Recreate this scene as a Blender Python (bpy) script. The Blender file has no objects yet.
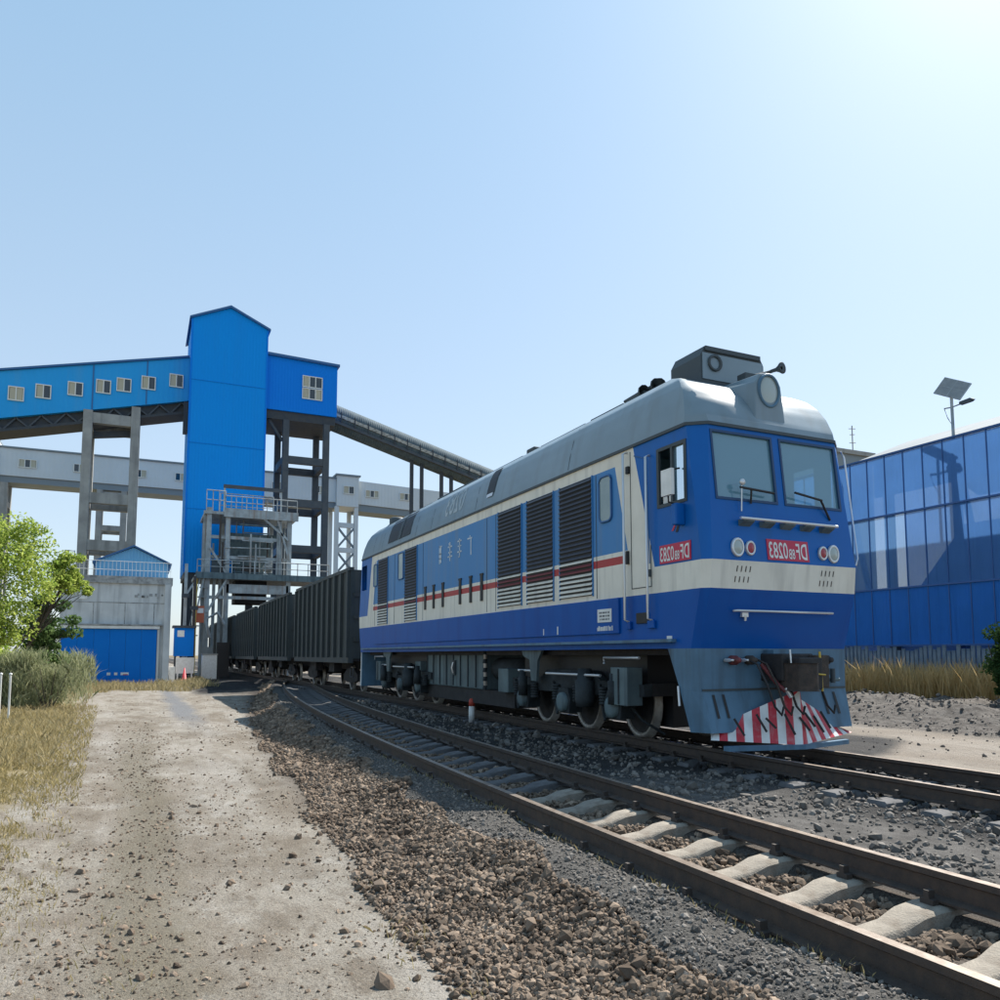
import bpy, math, random
import numpy as np
from mathutils import Vector, Matrix
R = math.radians
random.seed(7); rng = np.random.default_rng(11)
SC = bpy.context.scene
COL = SC.collection

# ------------------------------------------------------------------ camera, sky, sun, exposure
cam_d = bpy.data.cameras.new('camera'); cam = bpy.data.objects.new('camera', cam_d); COL.objects.link(cam)
cam.location = (0, 0, 1.5)
cam.rotation_euler = (R(95.0), 0, R(-24.8))
cam_d.sensor_width = 36; cam_d.lens = 36 * 0.780; cam_d.shift_y = 0.0867
cam_d.clip_start = 0.1; cam_d.clip_end = 6000
SC.camera = cam

SUN_DIR = Vector((4.2, 1.75, 5.5)).normalized()          # towards the sun
SUN_EL = math.asin(SUN_DIR.z); SUN_AZ = math.atan2(SUN_DIR.x, SUN_DIR.y)
W = bpy.data.worlds.new('World'); SC.world = W; W.use_nodes = True
wn, wl = W.node_tree.nodes, W.node_tree.links
sky = wn.new('ShaderNodeTexSky'); sky.sky_type = 'NISHITA'; sky.sun_disc = False
sky.sun_elevation = SUN_EL; sky.sun_rotation = SUN_AZ
sky.altitude = 0; sky.air_density = 1.0; sky.dust_density = 1.2; sky.ozone_density = 2.0
hz = wn.new('ShaderNodeMixRGB'); hz.inputs[0].default_value = .58            # even haze, paler low down, all round the sky
htc = wn.new('ShaderNodeTexCoord'); hsp = wn.new('ShaderNodeSeparateXYZ'); hcr = wn.new('ShaderNodeValToRGB')
wl.new(htc.outputs['Generated'], hsp.inputs[0]); wl.new(hsp.outputs[2], hcr.inputs[0])
hcr.color_ramp.elements[0].position = 0.0; hcr.color_ramp.elements[0].color = (.78, .88, .96, 1); hcr.color_ramp.elements[1].position = .75; hcr.color_ramp.elements[1].color = (.38, .68, .94, 1)
hsc = wn.new('ShaderNodeVectorMath'); hsc.operation = 'SCALE'; hsc.inputs['Scale'].default_value = 5.6; wl.new(hcr.outputs[0], hsc.inputs[0]); wl.new(hsc.outputs[0], hz.inputs[2])
wl.new(sky.outputs[0], hz.inputs[1]); wl.new(hz.outputs[0], wn['Background'].inputs[0]); wn['Background'].inputs[1].default_value = 0.09
sl = bpy.data.lights.new('sun', 'SUN'); sl.energy = 4.5; sl.angle = R(0.55); sl.color = (1.0, 0.94, 0.85)
so = bpy.data.objects.new('sun', sl); COL.objects.link(so); so.location = (30, 20, 60)
so.rotation_euler = (-SUN_DIR).to_track_quat('-Z', 'Y').to_euler()
SC.view_settings.view_transform = 'Standard'; SC.view_settings.look = 'None'
SC.view_settings.gamma = 1.0; SC.view_settings.use_curve_mapping = False
SC.view_settings.exposure = 1.0
SC.render.engine = 'CYCLES'
SC.cycles.max_bounces = 6; SC.cycles.diffuse_bounces = 3; SC.cycles.glossy_bounces = 3
SC.cycles.transparent_max_bounces = 16; SC.cycles.transmission_bounces = 4
SC.cycles.use_denoising = True

# ------------------------------------------------------------------ materials
M = {}
def mat(name, col, col2=None, nscale=3.0, rough=0.6, metal=0.0, bump=0.0, bscale=40.0, stretch=None, streak=None,
        streak_col=None, spec=0.5, island=0.0, coat=0.0, ndetail=6.0, lo=0.35, hi=0.65):
    m = bpy.data.materials.new(name); m.use_nodes = True
    n, l = m.node_tree.nodes, m.node_tree.links
    b = n['Principled BSDF']
    b.inputs['Roughness'].default_value = rough; b.inputs['Metallic'].default_value = metal
    b.inputs['Specular IOR Level'].default_value = spec
    if coat: b.inputs['Coat Weight'].default_value = coat; b.inputs['Coat Roughness'].default_value = 0.12
    tc = n.new('ShaderNodeTexCoord'); src = tc.outputs['Object']
    if stretch:
        mp = n.new('ShaderNodeMapping'); mp.inputs['Scale'].default_value = stretch
        l.new(src, mp.inputs[0]); src = mp.outputs[0]
    c4 = (*col, 1)
    out = None
    if col2:
        nz = n.new('ShaderNodeTexNoise'); nz.inputs['Scale'].default_value = nscale; nz.inputs['Detail'].default_value = ndetail
        nz.inputs['Roughness'].default_value = 0.62
        l.new(src, nz.inputs['Vector'])
        cr = n.new('ShaderNodeValToRGB'); cr.color_ramp.elements[0].color = c4; cr.color_ramp.elements[1].color = (*col2, 1)
        cr.color_ramp.elements[0].position = lo; cr.color_ramp.elements[1].position = hi
        l.new(nz.outputs[0], cr.inputs[0]); out = cr.outputs[0]
    if streak:                                            # vertical weather streaks of the surface itself
        mp2 = n.new('ShaderNodeMapping'); mp2.inputs['Scale'].default_value = (streak, streak, streak * 0.07)
        l.new(tc.outputs['Object'], mp2.inputs[0])
        nz2 = n.new('ShaderNodeTexNoise'); nz2.inputs['Scale'].default_value = 1.0; nz2.inputs['Detail'].default_value = 5
        l.new(mp2.outputs[0], nz2.inputs['Vector'])
        mr = n.new('ShaderNodeMapRange'); mr.inputs[1].default_value = 0.5; mr.inputs[2].default_value = 0.75
        l.new(nz2.outputs[0], mr.inputs[0])
        mx = n.new('ShaderNodeMixRGB'); mx.inputs[2].default_value = (*streak_col, 1)
        if out: l.new(out, mx.inputs[1])
        else: mx.inputs[1].default_value = c4
        l.new(mr.outputs[0], mx.inputs[0]); out = mx.outputs[0]
    if island:
        g = n.new('ShaderNodeNewGeometry'); mr = n.new('ShaderNodeMapRange')
        mr.inputs[3].default_value = 1 - island; mr.inputs[4].default_value = 1 + island
        l.new(g.outputs['Random Per Island'], mr.inputs[0])
        mx = n.new('ShaderNodeVectorMath'); mx.operation = 'SCALE'
        if out: l.new(out, mx.inputs[0])
        else: mx.inputs[0].default_value = col
        l.new(mr.outputs[0], mx.inputs['Scale']); out = mx.outputs[0]
    if out: l.new(out, b.inputs['Base Color'])
    else: b.inputs['Base Color'].default_value = c4
    if bump:
        nb = n.new('ShaderNodeTexNoise'); nb.inputs['Scale'].default_value = bscale; nb.inputs['Detail'].default_value = 5
        l.new(src, nb.inputs['Vector'])
        bp = n.new('ShaderNodeBump'); bp.inputs['Strength'].default_value = bump; bp.inputs['Distance'].default_value = 0.03
        l.new(nb.outputs[0], bp.inputs['Height']); l.new(bp.outputs[0], b.inputs['Normal'])
    M[name] = m
    return m
def corrugate(name, axis, pitch, strength=0.5):            # pressed ribs of sheet metal (too fine to model at their distance)
    m = M[name]; n, l = m.node_tree.nodes, m.node_tree.links
    tc = n.new('ShaderNodeTexCoord'); wv = n.new('ShaderNodeTexWave'); wv.bands_direction = axis
    wv.inputs['Scale'].default_value = 0.314 / pitch
    l.new(tc.outputs['Object'], wv.inputs[0])
    bp = n.new('ShaderNodeBump'); bp.inputs['Strength'].default_value = strength; bp.inputs['Distance'].default_value = 0.05
    l.new(wv.outputs[1], bp.inputs['Height']); l.new(bp.outputs[0], n['Principled BSDF'].inputs['Normal'])
def glass(name, tint, gloss=0.12, trans=0.85):
    m = bpy.data.materials.new(name); m.use_nodes = True
    n, l = m.node_tree.nodes, m.node_tree.links; n.clear()
    o = n.new('ShaderNodeOutputMaterial'); t = n.new('ShaderNodeBsdfTransparent'); t.inputs[0].default_value = (*tint, 1)
    g = n.new('ShaderNodeBsdfGlossy'); g.inputs['Roughness'].default_value = 0.03; g.inputs[0].default_value = (.9, .95, 1, 1)
    f = n.new('ShaderNodeFresnel'); f.inputs[0].default_value = 1.5
    ad = n.new('ShaderNodeMath'); ad.operation = 'ADD'; ad.inputs[1].default_value = gloss; l.new(f.outputs[0], ad.inputs[0])
    mx = n.new('ShaderNodeMixShader'); l.new(ad.outputs[0], mx.inputs[0]); l.new(t.outputs[0], mx.inputs[1]); l.new(g.outputs[0], mx.inputs[2])
    d = n.new('ShaderNodeBsdfDiffuse'); d.inputs[0].default_value = (.24, .48, .62, 1)  # flat blue diffuse stands in for sky reflected in the panes
    mx2 = n.new('ShaderNodeMixShader'); mx2.inputs[0].default_value = 1 - trans
    l.new(mx.outputs[0], mx2.inputs[1]); l.new(d.outputs[0], mx2.inputs[2]); l.new(mx2.outputs[0], o.inputs[0])
    M[name] = m
def leafmat(name, col, col2, trans=0.45):
    m = bpy.data.materials.new(name); m.use_nodes = True
    n, l = m.node_tree.nodes, m.node_tree.links; n.clear()
    o = n.new('ShaderNodeOutputMaterial'); g = n.new('ShaderNodeNewGeometry')
    cr = n.new('ShaderNodeValToRGB'); cr.color_ramp.elements[0].color = (*col, 1); cr.color_ramp.elements[1].color = (*col2, 1)
    l.new(g.outputs['Random Per Island'], cr.inputs[0])
    d = n.new('ShaderNodeBsdfDiffuse'); t = n.new('ShaderNodeBsdfTranslucent')
    l.new(cr.outputs[0], d.inputs[0]); l.new(cr.outputs[0], t.inputs[0])
    mx = n.new('ShaderNodeMixShader'); mx.inputs[0].default_value = trans
    l.new(d.outputs[0], mx.inputs[1]); l.new(t.outputs[0], mx.inputs[2]); l.new(mx.outputs[0], o.inputs[0])
    M[name] = m

mat('loco_blue_shaded', (.001, .078, .34), (.001, .088, .37), 1.2, rough=.4, spec=.18, bump=.12, bscale=1.6, streak=3.0, streak_col=(.003, .062, .29))  # lower body blue, darker than the cab to paint in its shading
mat('loco_blue_cab', (.002, .105, .40), (.003, .118, .42), 1.2, rough=.38, spec=.25, bump=.08, bscale=1.6, streak=3.0, streak_col=(.008, .10, .33))
mat('loco_blue_side', (.045, .205, .47), (.065, .22, .48), 0.8, rough=.42, spec=.25, bump=.18, bscale=1.8, stretch=(1, 1, .25), streak=3.5, streak_col=(.10, .21, .38))
mat('loco_cream', (.76, .73, .65), (.68, .65, .57), 1.4, rough=.45, spec=.3, streak=5.0, streak_col=(.52, .50, .45))
mat('loco_red', (.42, .02, .025), (.36, .03, .03), 3, rough=.45)
mat('roof_grey', (.17, .235, .28), (.14, .20, .24), 0.9, rough=.36, spec=.85, bump=.06, bscale=3, streak=2.5, streak_col=(.13, .17, .19))
mat('pilot_grey', (.10, .20, .30), (.08, .16, .24), 2.0, rough=.5, spec=.3, streak=4, streak_col=(.06, .10, .14))
mat('bogie_grey', (.040, .050, .056), (.016, .02, .023), 3.0, rough=.75, spec=.25, bump=.2)
mat('tank_grey', (.13, .185, .20), (.085, .12, .135), 1.5, rough=.6, spec=.3, streak=5, streak_col=(.05, .07, .08))
mat('grime', (.018, .018, .02), (.035, .033, .034), 5, rough=.8, bump=.2)
mat('black', (.012, .013, .016), rough=.55)
mat('gutter', (.045, .06, .07), rough=.6)
mat('tyre_steel', (.42, .40, .37), (.25, .22, .19), 6, rough=.45, metal=.4)
mat('steel_bright', (.62, .64, .66), rough=.3, metal=.5)
mat('white_paint', (.75, .76, .75), (.62, .63, .62), 3, rough=.45)
mat('pink_red', (.50, .03, .05), (.52, .22, .24), 6, rough=.55, lo=.5, hi=.8)
mat('plate_red', (.50, .015, .06), rough=.4)
mat('lens', (.36, .42, .41), rough=.08, spec=.8)
mat('lamp_red', (.35, .05, .07), rough=.15)
mat('rubber', (.02, .02, .022), rough=.65)
mat('coupler_brown', (.07, .05, .04), (.03, .025, .022), 8, rough=.75, bump=.3)
mat('cab_inside', (.13, .24, .30), (.11, .20, .25), 2, rough=.7)
glass('windscreen_glass', (.50, .76, .86), .12, .54)
glass('window_glass', (.35, .45, .47), .16, .75)
mat('dark_glass', (.02, .03, .04), rough=.08, spec=.8)
mat('wagon_black', (.042, .056, .060), (.028, .037, .040), 1.2, rough=.65, streak=4, streak_col=(.065, .066, .063))
mat('coal', (.012, .012, .013), (.022, .022, .024), 8, rough=.6, bump=.5, bscale=14)
mat('tower_blue', (.001, .27, .80), (.001, .285, .82), .15, rough=.6, spec=.15, streak=.7, streak_col=(.006, .26, .74)); corrugate('tower_blue', 'X', .30, .25)
mat('gallery_blue', (.03, .36, .78), (.02, .33, .76), .12, rough=.6, spec=.15, streak=.8, streak_col=(.05, .34, .70)); corrugate('gallery_blue', 'X', .45, .25)
mat('house_blue', (.001, .20, .76), (.002, .215, .78), .2, rough=.6, spec=.15); corrugate('house_blue', 'X', .30, .25)
mat('shed_blue', (.12, .36, .62), (.15, .39, .64), .6, rough=.6); corrugate('shed_blue', 'X', .22, .5)
mat('shutter_blue', (.001, .16, .60), (.002, .175, .62), .8, rough=.6, spec=.15)
mat('frame_blue', (.006, .045, .13), rough=.5)
mat('roof_edge', (.03, .12, .30), rough=.5)
mat('truss_dark', (.03, .04, .055), (.05, .055, .06), 2, rough=.7)
mat('steel_frame', (.045, .058, .075), (.07, .08, .09), 1.5, rough=.65)
mat('frame_grey', (.42, .46, .47), (.25, .28, .29), 1.2, rough=.65, streak=3, streak_col=(.24, .18, .14))
mat('concrete', (.36, .36, .34), (.26, .26, .25), .8, rough=.85, bump=.15, bscale=10, streak=1.6, streak_col=(.17, .17, .165))
mat('concrete_pale', (.62, .64, .65), (.50, .52, .53), .7, rough=.85, streak=2.4, streak_col=(.24, .25, .26))
mat('concrete_stain', (.17, .175, .18), (.42, .43, .43), 2.6, rough=.9)
mat('white_clad', (.60, .64, .66), (.54, .58, .60), .2, rough=.6); corrugate('white_clad', 'X', .5, .15)
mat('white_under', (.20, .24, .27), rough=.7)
mat('conveyor_cover', (.11, .145, .165), (.07, .10, .12), 1.5, rough=.85, spec=.2); corrugate('conveyor_cover', 'X', .25, .4)
mat('conveyor_pale', (.55, .53, .47), (.10, .10, .10), 2.2, rough=.7, stretch=(1, 1, 3))
mat('window_frame', (.70, .70, .66), rough=.5)
mat('curtain', (.45, .42, .32), rough=.7)
mat('rail_rust', (.078, .054, .040), (.045, .036, .032), 9, rough=.75, bump=.15)
mat('rail_top', (.36, .31, .26), (.22, .17, .13), 9, rough=.38, metal=.6)
mat('sleeper_pale', (.33, .295, .245), (.20, .175, .145), 4, rough=.9, bump=.35, bscale=60, streak=6, streak_col=(.17, .14, .11))
mat('sleeper_dust_shade', (.13, .13, .135), (.07, .07, .073), 4, rough=.9, bump=.25, bscale=60)  # coal dust, with the loco's shade put into the colour
mat('clip_rust', (.05, .04, .035), rough=.7)
mat('stone_brown', (.105, .078, .058), (.235, .182, .138), 2, rough=.95, island=.5, bump=.15, bscale=60, spec=.2)
mat('stone_grey', (.108, .096, .085), (.18, .162, .143), 2, rough=.9, island=.45, bump=.15, bscale=60)
mat('stone_dark', (.03, .031, .033), (.055, .056, .058), 2, rough=.9, island=.4)
mat('rubble', (.11, .095, .082), (.17, .15, .13), 2, rough=.95, island=.4)
mat('post_white', (.72, .73, .72), (.60, .60, .58), 6, rough=.6)
mat('post_red', (.45, .06, .04), rough=.6)
mat('bark', (.10, .08, .06), (.06, .05, .04), 6, rough=.9, bump=.4)
mat('mesh_frame', (.03, .10, .28), rough=.5)
mat('pipe_orange', (.45, .11, .05), rough=.6)
mat('yellow', (.55, .38, .05), rough=.6)
leafmat('leaf_lime', (.19, .29, .05), (.44, .50, .13), .6)
leafmat('leaf_dark', (.07, .13, .05), (.15, .22, .08), .45)
leafmat('leaf_grey', (.24, .27, .14), (.42, .43, .27), .45)
leafmat('leaf_deep', (.02, .05, .02), (.06, .10, .03), .3)
leafmat('straw', (.42, .29, .12), (.62, .47, .24), .5)
leafmat('straw_pale', (.30, .25, .13), (.46, .39, .23), .3)
leafmat('grass_olive', (.27, .225, .10), (.46, .38, .20), .3)

# blue dust net: fine weave, partly open
def netmat(name, col, opacity):
    m = bpy.data.materials.new(name); m.use_nodes = True
    n, l = m.node_tree.nodes, m.node_tree.links; n.clear()
    o = n.new('ShaderNodeOutputMaterial'); t = n.new('ShaderNodeBsdfTransparent')
    tc = n.new('ShaderNodeTexCoord'); nz = n.new('ShaderNodeTexNoise'); nz.inputs['Scale'].default_value = .7
    l.new(tc.outputs['Object'], nz.inputs['Vector'])
    cr = n.new('ShaderNodeValToRGB'); cr.color_ramp.elements[0].color = (*col, 1)
    cr.color_ramp.elements[1].color = (*[c * 1.25 for c in col], 1); l.new(nz.outputs[0], cr.inputs[0])
    d = n.new('ShaderNodeBsdfDiffuse'); tr = n.new('ShaderNodeBsdfTranslucent')
    l.new(cr.outputs[0], d.inputs[0]); l.new(cr.outputs[0], tr.inputs[0])
    mp = n.new('ShaderNodeMapping'); mp.inputs['Scale'].default_value = (1, 2.2, .12); l.new(tc.outputs['Object'], mp.inputs[0])   # slack vertical folds
    nf = n.new('ShaderNodeTexNoise'); nf.inputs['Scale'].default_value = 1.0; nf.inputs['Detail'].default_value = 4; l.new(mp.outputs[0], nf.inputs['Vector'])
    bp = n.new('ShaderNodeBump'); bp.inputs['Strength'].default_value = 1.0; bp.inputs['Distance'].default_value = .25
    l.new(nf.outputs[0], bp.inputs['Height']); l.new(bp.outputs[0], d.inputs['Normal'])
    a = n.new('ShaderNodeMixShader'); a.inputs[0].default_value = .55; l.new(d.outputs[0], a.inputs[1]); l.new(tr.outputs[0], a.inputs[2])
    b = n.new('ShaderNodeMixShader'); b.inputs[0].default_value = opacity
    l.new(t.outputs[0], b.inputs[1]); l.new(a.outputs[0], b.inputs[2]); l.new(b.outputs[0], o.inputs[0])
    M[name] = m
netmat('dust_net', (.12, .27, .52), .76)
netmat('dust_net_thin', (.14, .29, .52), .56)
netmat('dust_net_dense', (.065, .27, .66), .97)

# ------------------------------------------------------------------ mesh helpers
ORG = {}
def empty(name, loc, label, cat, group=None):
    o = bpy.data.objects.new(name, None); COL.objects.link(o); o.location = loc; o.empty_display_size = .3
    o['label'] = label; o['category'] = cat
    if group: o['group'] = group
    ORG[o.name] = Vector(loc)
    return o
def link(name, me, parent):
    o = bpy.data.objects.new(name, me); COL.objects.link(o)
    if parent is not None:
        o.parent = parent; ORG[o.name] = ORG[parent.name].copy()
    else: ORG[o.name] = Vector((0, 0, 0))
    return o
class MB:
    def __init__(s): s.v = []; s.f = []; s.m = []; s.mats = []; s.sm = []
    def mi(s, m):
        if m not in s.mats: s.mats.append(m)
        return s.mats.index(m)
    def add(s, vs, fs, m, smooth=False):
        o = len(s.v); k = s.mi(m); s.v += [tuple(v) for v in vs]
        for f in fs: s.f.append([i + o for i in f]); s.m.append(k); s.sm.append(smooth)
        return s
    def poly(s, pts, m): return s.add(pts, [list(range(len(pts)))], m)
    def box(s, x0, x1, y0, y1, z0, z1, m):
        vs = [(x, y, z) for z in (z0, z1) for y in (y0, y1) for x in (x0, x1)]
        return s.add(vs, [(0, 2, 3, 1), (4, 5, 7, 6), (0, 1, 5, 4), (2, 6, 7, 3), (0, 4, 6, 2), (1, 3, 7, 5)], m)
    def prism(s, pts, axis, a, b, m):                      # polygon in the two other axes, extruded along axis a..b
        n = len(pts); vs = []
        for t in (a, b):
            for p, q in pts:
                vs.append((t, p, q) if axis == 'x' else (p, t, q) if axis == 'y' else (p, q, t))
        fs = [list(range(n)), list(range(2 * n - 1, n - 1, -1))] + [(i, (i + 1) % n, n + (i + 1) % n, n + i) for i in range(n)]
        return s.add(vs, fs, m)
    def tube(s, pts, r, m, n=8, cap=True, smooth=True):
        pts = [Vector(p) for p in pts]; rs = r if isinstance(r, (list, tuple)) else [r] * len(pts)
        vs = []; fs = []
        for i, p in enumerate(pts):
            d = (pts[min(i + 1, len(pts) - 1)] - pts[max(i - 1, 0)]).normalized()
            u = d.orthogonal().normalized() if abs(d.z) < .95 else Vector((1, 0, 0))
            if abs(d.z) < .95: u = d.cross(Vector((0, 0, 1))).normalized()
            w = d.cross(u).normalized()
            for k in range(n):
                a = 2 * math.pi * (k + .5) / n
                vs.append(p + (u * math.cos(a) + w * math.sin(a)) * rs[i])
        for i in range(len(pts) - 1):
            for k in range(n): fs.append((i * n + k, i * n + (k + 1) % n, (i + 1) * n + (k + 1) % n, (i + 1) * n + k))
        s.add(vs, fs, m, smooth)
        if cap:
            o = len(vs) - n; s.add([vs[k] for k in range(n)], [list(range(n))[::-1]], m); s.add(vs[o:], [list(range(n))], m)
        return s
    def bar(s, p, q, w, m): return s.tube([p, q], w * .707, m, 4, True, False)
    def lathe(s, c, axis, prof, m, n=20, smooth=True):      # prof: (along, radius)
        ax = Vector(axis).normalized(); u = ax.orthogonal().normalized(); w = ax.cross(u); c = Vector(c)
        vs = []; fs = []
        for t, r in prof:
            for k in range(n):
                a = 2 * math.pi * k / n; vs.append(c + ax * t + (u * math.cos(a) + w * math.sin(a)) * r)
        for i in range(len(prof) - 1):
            for k in range(n): fs.append((i * n + k, i * n + (k + 1) % n, (i + 1) * n + (k + 1) % n, (i + 1) * n + k))
        return s.add(vs, fs, m, smooth)
    def build(s, name, parent=None, bevel=0):
        me = bpy.data.meshes.new(name)
        o0 = ORG[parent.name] if parent is not None else Vector((0, 0, 0))
        me.from_pydata([(x - o0.x, y - o0.y, z - o0.z) for x, y, z in s.v], [], s.f)
        for m in s.mats: me.materials.append(M[m])
        me.polygons.foreach_set('material_index', s.m); me.polygons.foreach_set('use_smooth', s.sm); me.update()
        o = link(name, me, parent)
        if bevel:
            b = o.modifiers.new('bevel', 'BEVEL'); b.width = bevel; b.segments = 2; b.limit_method = 'ANGLE'
        return o
def npmesh(name, V, F, m, parent=None, smooth=False):
    me = bpy.data.meshes.new(name); V = np.asarray(V, np.float32); F = np.asarray(F, np.int32)
    me.vertices.add(len(V)); me.vertices.foreach_set('co', V.ravel())
    me.loops.add(F.size); me.loops.foreach_set('vertex_index', F.ravel())
    me.polygons.add(len(F)); me.polygons.foreach_set('loop_start', np.arange(0, F.size, F.shape[1], dtype=np.int32))
    me.polygons.foreach_set('use_smooth', np.full(len(F), smooth))
    me.materials.append(M[m]); me.update(calc_edges=True); me.validate()
    return link(name, me, parent)
def tag(o, label, cat=None, group=None, kind=None):
    o['label'] = label
    if cat: o['category'] = cat
    if group: o['group'] = group
    if kind: o['kind'] = kind
    return o
def inst(src, name, parent, loc):                           # shares mesh data with src
    o = bpy.data.objects.new(name, src.data); COL.objects.link(o); o.parent = parent; o.location = loc
    ORG[o.name] = ORG[parent.name].copy()
    return o
def copy_tree(o, parent=None):
    c = o.copy(); COL.objects.link(c)
    if parent is not None: c.parent = parent
    for ch in list(o.children): copy_tree(ch, c)
    return c
def vnoise(x, y, seed=0):                                   # smooth value noise, numpy
    xi = np.floor(x).astype(np.int64); yi = np.floor(y).astype(np.int64); fx = x - xi; fy = y - yi
    h = lambda a, b: ((np.sin(a * 127.1 + b * 311.7 + seed * 74.7) * 43758.5453) % 1.0)
    sx = fx * fx * (3 - 2 * fx); sy = fy * fy * (3 - 2 * fy)
    return (h(xi, yi) * (1 - sx) + h(xi + 1, yi) * sx) * (1 - sy) + (h(xi, yi + 1) * (1 - sx) + h(xi + 1, yi + 1) * sx) * sy
def sstep(a, b, x):
    t = np.clip((x - a) / (b - a), 0, 1); return t * t * (3 - 2 * t)

# ------------------------------------------------------------------ lie of the land
LX = 9.2                                                    # centre line of the locomotive's track
def xl(y):                                                  # left rail of the near track
    y = np.clip(y, 0, None); return 3.62 + .0019 * y * y
def ground_z(x, y):
    x = np.asarray(x, float); y = np.asarray(y, float)
    d = np.minimum(xl(np.minimum(y, 52)), 8.4) - x
    toe = 1.8 - .016 * np.clip(y, 0, 40)
    z = -.27 - .26 * sstep(.45, toe, d)
    z = z + .085 * sstep(.02, .10, d) * (1 - sstep(.55, 1.15, d)) * (.55 + .9 * vnoise(x * 2.2, y * 1.3, 13))
    z = z - .075 * sstep(-.06, -.14, d) * sstep(-1.44, -1.36, d) * (y < 48)
    z = np.where(x > 11.2, -.30 - .12 * sstep(11.2, 13.2, x), z)
    z = z + .42 * sstep(17.8, 20.5, x) * (1 - .6 * sstep(24, 29, x)) * (y < 60)
    z = z + .09 * sstep(-.4, -2.0, x + .04 * y) * sstep(200, 60, y)
    n = (vnoise(x * .8, y * .8, 1) - .5) * .08 + (vnoise(x * 3, y * 3, 2) - .5) * .03
    off = sstep(.4, 1.2, d) + sstep(12, 14, x)
    z = z + n * np.clip(off, 0.12, 1)
    z = z + (vnoise(x * 1.7, y * 1.7, 5) - .35) * .45 * sstep(18.3, 20, x) * sstep(28, 24, x) * (y < 60)
    # spilt coal beside the loading point
    cz = sstep(40, 46, y) * sstep(64, 58, y) * sstep(2.6, 3.8, x) * sstep(7.6, 6.6, x)
    z = z + cz * (.10 + .25 * vnoise(x * .9, y * .35, 9))
    return z
xs = np.concatenate([np.linspace(-500, -16, 12), np.linspace(-14, -4, 24), np.arange(-3.8, 13.5, .11), np.arange(13.6, 36, .3), np.linspace(38, 900, 14)])
ys = np.concatenate([np.linspace(-60, -3, 8), np.arange(-2, 14, .14), np.arange(14.2, 46, .4), np.arange(46, 110, 2.0), np.linspace(120, 2500, 14)])
GX, GY = np.meshgrid(xs, ys); GZ = ground_z(GX, GY)
V = np.stack([GX, GY, GZ], -1).reshape(-1, 3); nx, ny = len(xs), len(ys)
I = (np.arange(ny - 1)[:, None] * nx + np.arange(nx - 1)[None]).ravel()
Fq = np.stack([I, I + 1, I + nx + 1, I + nx], -1)

gm = bpy.data.materials.new('ground'); gm.use_nodes = True; M['ground'] = gm
gn, gl = gm.node_tree.nodes, gm.node_tree.links; gb = gn['Principled BSDF']; gb.inputs['Roughness'].default_value = .95
gb.inputs['Specular IOR Level'].default_value = .2
def gmath(op, a, b=None, c=None):
    n = gn.new('ShaderNodeMath'); n.operation = op
    for i, q in enumerate((a, b, c)):
        if q is None: continue
        if isinstance(q, (int, float)): n.inputs[i].default_value = q
        else: gl.new(q, n.inputs[i])
    return n.outputs[0]
def gstep(v, a, b):
    n = gn.new('ShaderNodeMapRange'); n.interpolation_type = 'SMOOTHSTEP'
    gl.new(v, n.inputs[0]); n.inputs[1].default_value = a; n.inputs[2].default_value = b
    return n.outputs[0]
gpos = gn.new('ShaderNodeNewGeometry').outputs['Position']
gsep = gn.new('ShaderNodeSeparateXYZ'); gl.new(gpos, gsep.inputs[0]); PX, PY = gsep.outputs[0], gsep.outputs[1]
def gnoise(scale, detail=6, rough=.6, sx=1, sy=1):
    mp = gn.new('ShaderNodeMapping'); mp.inputs['Scale'].default_value = (sx, sy, 1); gl.new(gpos, mp.inputs[0])
    n = gn.new('ShaderNodeTexNoise'); n.inputs['Scale'].default_value = scale; n.inputs['Detail'].default_value = detail
    n.inputs['Roughness'].default_value = rough; gl.new(mp.outputs[0], n.inputs['Vector']); return n.outputs[0]
def gmix(f, a, b):
    n = gn.new('ShaderNodeMixRGB')
    for i, q in enumerate((f, a, b)):
        if isinstance(q, tuple): n.inputs[i].default_value = (*q, 1)
        elif isinstance(q, (int, float)): n.inputs[i].default_value = q
        else: gl.new(q, n.inputs[i])
    return n.outputs[0]
N1, N2, N3, N4 = gnoise(.9, 8, .65, 1, .5), gnoise(6, 8, .7, 1, .6), gnoise(45, 4, .7), gnoise(1.1, 6, .6, 1, .16)
ydef = gmath('MINIMUM', gmath('MAXIMUM', PY, 0.0), 52.0)
D = gmath('SUBTRACT', gmath('ADD', gmath('MULTIPLY', gmath('MULTIPLY', ydef, ydef), .0019), 3.62), PX)
Dn = gmath('ADD', D, gmath('MULTIPLY', gmath('SUBTRACT', N2, .5), .55))
N5 = gnoise(140, 3, .7)
N6 = gnoise(2.6, 7, .68, 1, .55)
path = gmix(gstep(N1, .36, .66), (.19, .163, .13), (.29, .268, .232))
path = gmix(gmath('MULTIPLY', gstep(N6, .50, .64), .8), path, (.145, .12, .093))
path = gmix(gmath('MULTIPLY', gstep(N6, .46, .34), .6), path, (.36, .345, .315))
path = gmix(gmath('MULTIPLY', gstep(N4, .48, .66), .6), path, (.36, .34, .31))
path = gmix(gmath('MULTIPLY', gstep(N2, .48, .72), .65), path, (.17, .142, .112))
rut = gmath('ABSOLUTE', gmath('ADD', gmath('SUBTRACT', PX, .1), gmath('MULTIPLY', gmath('SUBTRACT', N1, .5), .9)))
path = gmix(gmath('MULTIPLY', gstep(rut, .55, .1), gmath('MULTIPLY', gstep(PY, 30, 12), .75)), path, gmix(N2, (.10, .085, .062), (.19, .168, .12)))
path = gmix(gmath('MULTIPLY', gstep(N3, .50, .66), .75), path, (.10, .085, .07))
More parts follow.
